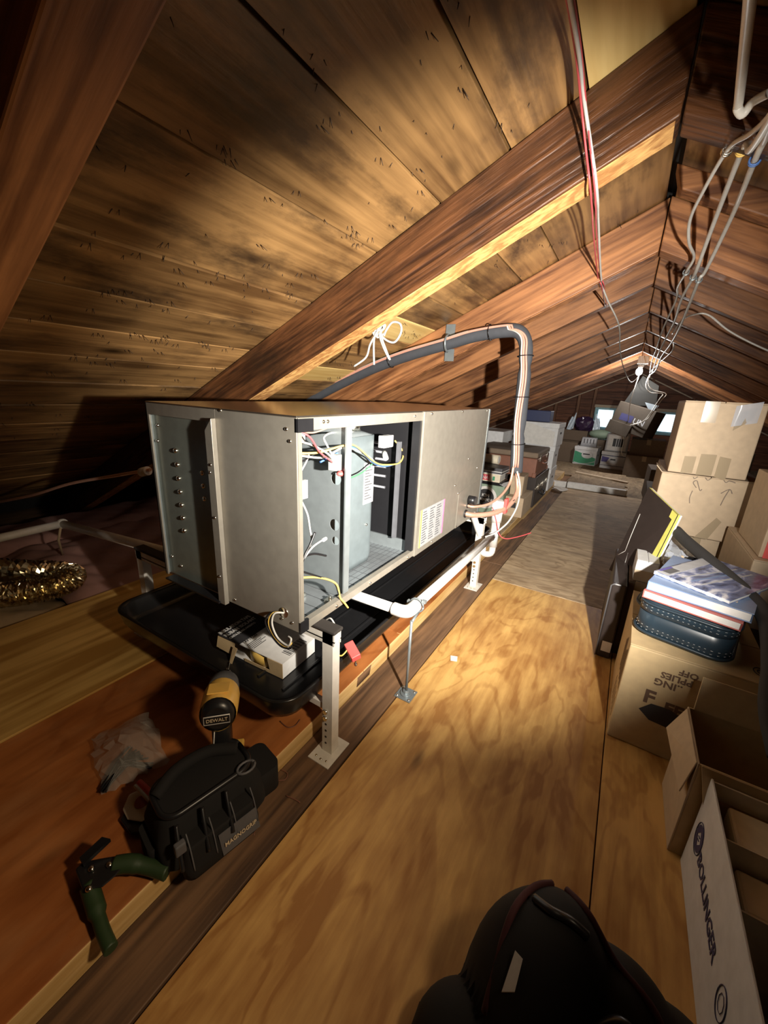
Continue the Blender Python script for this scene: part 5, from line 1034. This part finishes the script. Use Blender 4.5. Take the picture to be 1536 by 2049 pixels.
# crimper / PVC cutter with green handles
pt = thing('ratcheting_pliers', 'black jointed cutter with dark green handles beside the tool pouch', 'pliers', at(215,1745,z=.08))
zc_ = .085
hd = at(205,1722,z=zc_)
wp('head', MB().loft([[at(a,b,z=zc_+dz) for a,b in ((150,1740),(165,1725),(200,1718),(238,1712),(250,1730),(232,1752),(205,1775),(165,1782))] for dz in (-.012,.012)]), 'black', pt, .003)
wp('jaw', MB().slab([at(168,1735,z=.10),at(160,1722,z=.10),at(205,1680,z=.115),at(222,1684,z=.115)],(0,0,.008)), 'black', pt)
wp('handle_arm', MB().tube(spline([at(228,1732,z=.09), at(262,1728,z=.088), at(300,1735,z=.08), at(335,1746,z=.075)],6), [.016]*9+[.014]*10, 10), 'green', pt)
wp('handle_arm', MB().tube(spline([at(178,1770,z=.085), at(190,1810,z=.075), at(205,1860,z=.07), at(222,1900,z=.066)],6), [.015]*9+[.011]*10, 10), 'green', pt)
for a, b in ((183,1738),(178,1778),(219,1730)): wp('rivet', MB().ball(at(a,b,z=.10), .006, (1,1,.7), 10, 6), 'chrome', pt)
# tape measure / utility knife
tp = thing('measuring_tool', 'cream and black tool with red handle lying behind the tool pouch', 'tool', at(285,1630,z=.065))
wp('body', MB().loft([[at(a,b,z=.058+dz) for a,b in ((245,1620),(258,1590),(290,1575),(318,1582),(312,1622),(285,1645),(255,1640))] for dz in (0,.018)]), 'cream', tp, .003)
wp('base_shoe', MB().loft([[at(a,b,z=.0565+dz) for a,b in ((240,1640),(250,1625),(310,1635),(300,1665),(260,1668))] for dz in (0,.012)]), 'black', tp, .003)
wp('red_handle', MB().cyl(at(278,1565,z=.10), at(318,1602,z=.095), .007, n=8), 'red', tp); wp('steel_bar', MB().cyl(at(270,1572,z=.105), at(308,1612,z=.10), .004, n=8), 'cable_white', tp)
wp('dial', MB().cyl(at(283,1605,z=.077), at(283,1605,z=.0775)+V(0,0,.002), .014, n=14), 'redcover', tp)
# plastic bag
r7 = random.Random(12); jt = [[(r7.uniform(-1,1), r7.uniform(-1,1)) for _ in range(12)] for _ in range(12)]
pb = thing('clear_plastic_bag', 'crumpled clear bag holding black zip ties on the red-brown platform', 'bag', at(265,1500,z=PZ))
q1, q2, q3, q4 = at(180,1480,z=PZ+.02), at(300,1425,z=PZ+.05), at(338,1525,z=PZ+.012), at(205,1590,z=PZ+.01)
def pbf(u, v):
    p = q1.lerp(q2,u).lerp(q4.lerp(q3,u),v); j = jt[int(v*10)][int(u*10)]; s = math.sin(PI*u)*math.sin(PI*v)
    return p + V(.008*j[0], .008*j[1], .045*s+.008*j[0]*s)
wp('film', MB().grid(pbf, 10, 10, False), 'plastic', pb, 0, .0006)
zt_ = MB()
for k in range(26):
    a = at(207+r7.uniform(-6,6),1582+r7.uniform(-8,4),z=PZ+.006+.0005*k); b = at(265+r7.uniform(-10,14),1500+r7.uniform(-12,12),z=PZ+.008+.0008*k); c = at(300+r7.uniform(-14,10),1530+r7.uniform(-12,12),z=PZ+.006+.0005*k)
    zt_.tube([a, b.lerp(a,.4)+V(0,0,.004), b.lerp(c, r7.random())], .0022, 4)
tag(wp('zip_ties', zt_, 'black', pb), kind='stuff')
# ------------------------------------------------------------------ dark bag at the bottom
bag = thing('black_backpack', 'black soft bag with dark red lining standing open at bottom centre', 'bag', (.085,.425,.001))
domes = [(-.035,.03,.115,.31), (.05,.03,.12,.26), (.125,.02,.12,.215), (-.125,-.055,.075,.14)]
def bagh(x, y):
    h = 0.0
    for (cx_, cy_, r, hh) in domes:
        d = ((x-cx_)**2 + ((y-cy_)*1.0)**2)/r**2
        if d < 1: h = max(h, hh*(1-d)**.42)
    return h + (.004*math.sin(40*x+25*y) if h > .03 else 0)
def bagf(u, v):
    x = -.21+.48*u; y = -.20+.38*v; return V(x, y, bagh(x, y))
bgm = MB().grid(bagf, 60, 52); bgm.f = [f for f in bgm.f if max(bgm.v[i].z for i in f) > .004]; bgm.smooth = [True]*len(bgm.f)
obj('body', bgm, 'black_mat', bag)
def over(pts, up_=.004): return [V(a, b, bagh(a, b)+up_) for a, b in pts]
obj('red_piping', MB().tube(spline(over([(-.05,.09),(-.075,.06),(-.095,.01),(-.10,-.05)]),6), .005, 8), 'wine', bag)
obj('red_piping', MB().tube(spline(over([(-.03,.09),(.0,.07),(.04,.05),(.09,.03),(.13,-.01)]),6), .005, 8), 'wine', bag)
obj('strap', MB().tube(spline(over([(.12,-.08),(.09,-.03),(.05,-.01),(.01,-.05),(.0,-.12)],.008),8), .007, 8), 'black', bag)
obj('handle', MB().tube(spline(over([(-.07,.04),(-.05,.03)])+[V(-.035,.03,.31)]+over([(-.02,.03),(.0,.03)]),6), .006, 8), 'black', bag)
obj('white_tag', MB().slab(over([(-.085,-.045),(-.070,-.045),(-.069,-.025),(-.080,-.02)],.008),(0,0,.002)), 'paper', bag)
obj('buckle', MB().box(.01,.03,-.09,-.07,.20,.21), 'dark_grey', bag, .002)

# ------------------------------------------------------------------ third level: details that belong to one part
def base(o): return o.name.split('.')[0]
def nest(root, owner, kids):
    ow = [c for c in root.children if base(c) == owner]
    if not ow: return
    for c in list(root.children):
        if base(c) in kids and c is not ow[0] and c.matrix_basis == Matrix.Identity(4): c.parent = ow[0]
nest(ah, 'sticker', ('sticker_band','sticker_edge','sticker_print')); nest(ah, 'rating_label', ('label_line',))
nest(ah, 'end_plate', ('boss',)); nest(ah, 'coil_bay', ('coil_tube','filter_strip')); nest(ah, 'control_partition', ('partition_flange',))
nest(ah, 'base_panel', ('foil_scrim','ground_lug')); nest(ah, 'blower_casing', ('casing_top','motor_hub','casing_screw')); nest(ah, 'coil_door', ('door_edge_trim','line_cover'))
nest(kb, 'emblem_ring', ('emblem_disc','lettering','ribbon')); nest(dr, 'name_plate', ('name_plate_rim','lettering')); nest(dr, 'motor_housing', ('side_shell','top_badge'))
nest(bk, 'red_panel', ('lettering',)); nest(oc, 'switch_body', ('switch_label','probe')); nest(tbg, 'label_patch', ('lettering',)); nest(tbg, 'pouch', ('rim_tube','strap','hook_loop'))
nest(bk2, 'cover', ('cover_picture','cover_mark')); nest(mg, 'cover', ('spine_strip','spine_label','spine_band','cover_streak')); nest(cs_, 'lid', ('stitching','welt'))
nest(suc, 'body', ('corner_cap','latch','handle')); nest(bc, 'body', ('latch','handle','edge_rail')); nest(sx_, 'body', ('lettering','torn_hole','side_print'))
nest(ar, 'body', ('lettering',)); nest(cu, 'front_frame', ('window_pane','mullion')); nest(lbrd, 'face_panel', ('scratch','torn_edge')); nest(pt, 'head', ('jaw','rivet'))
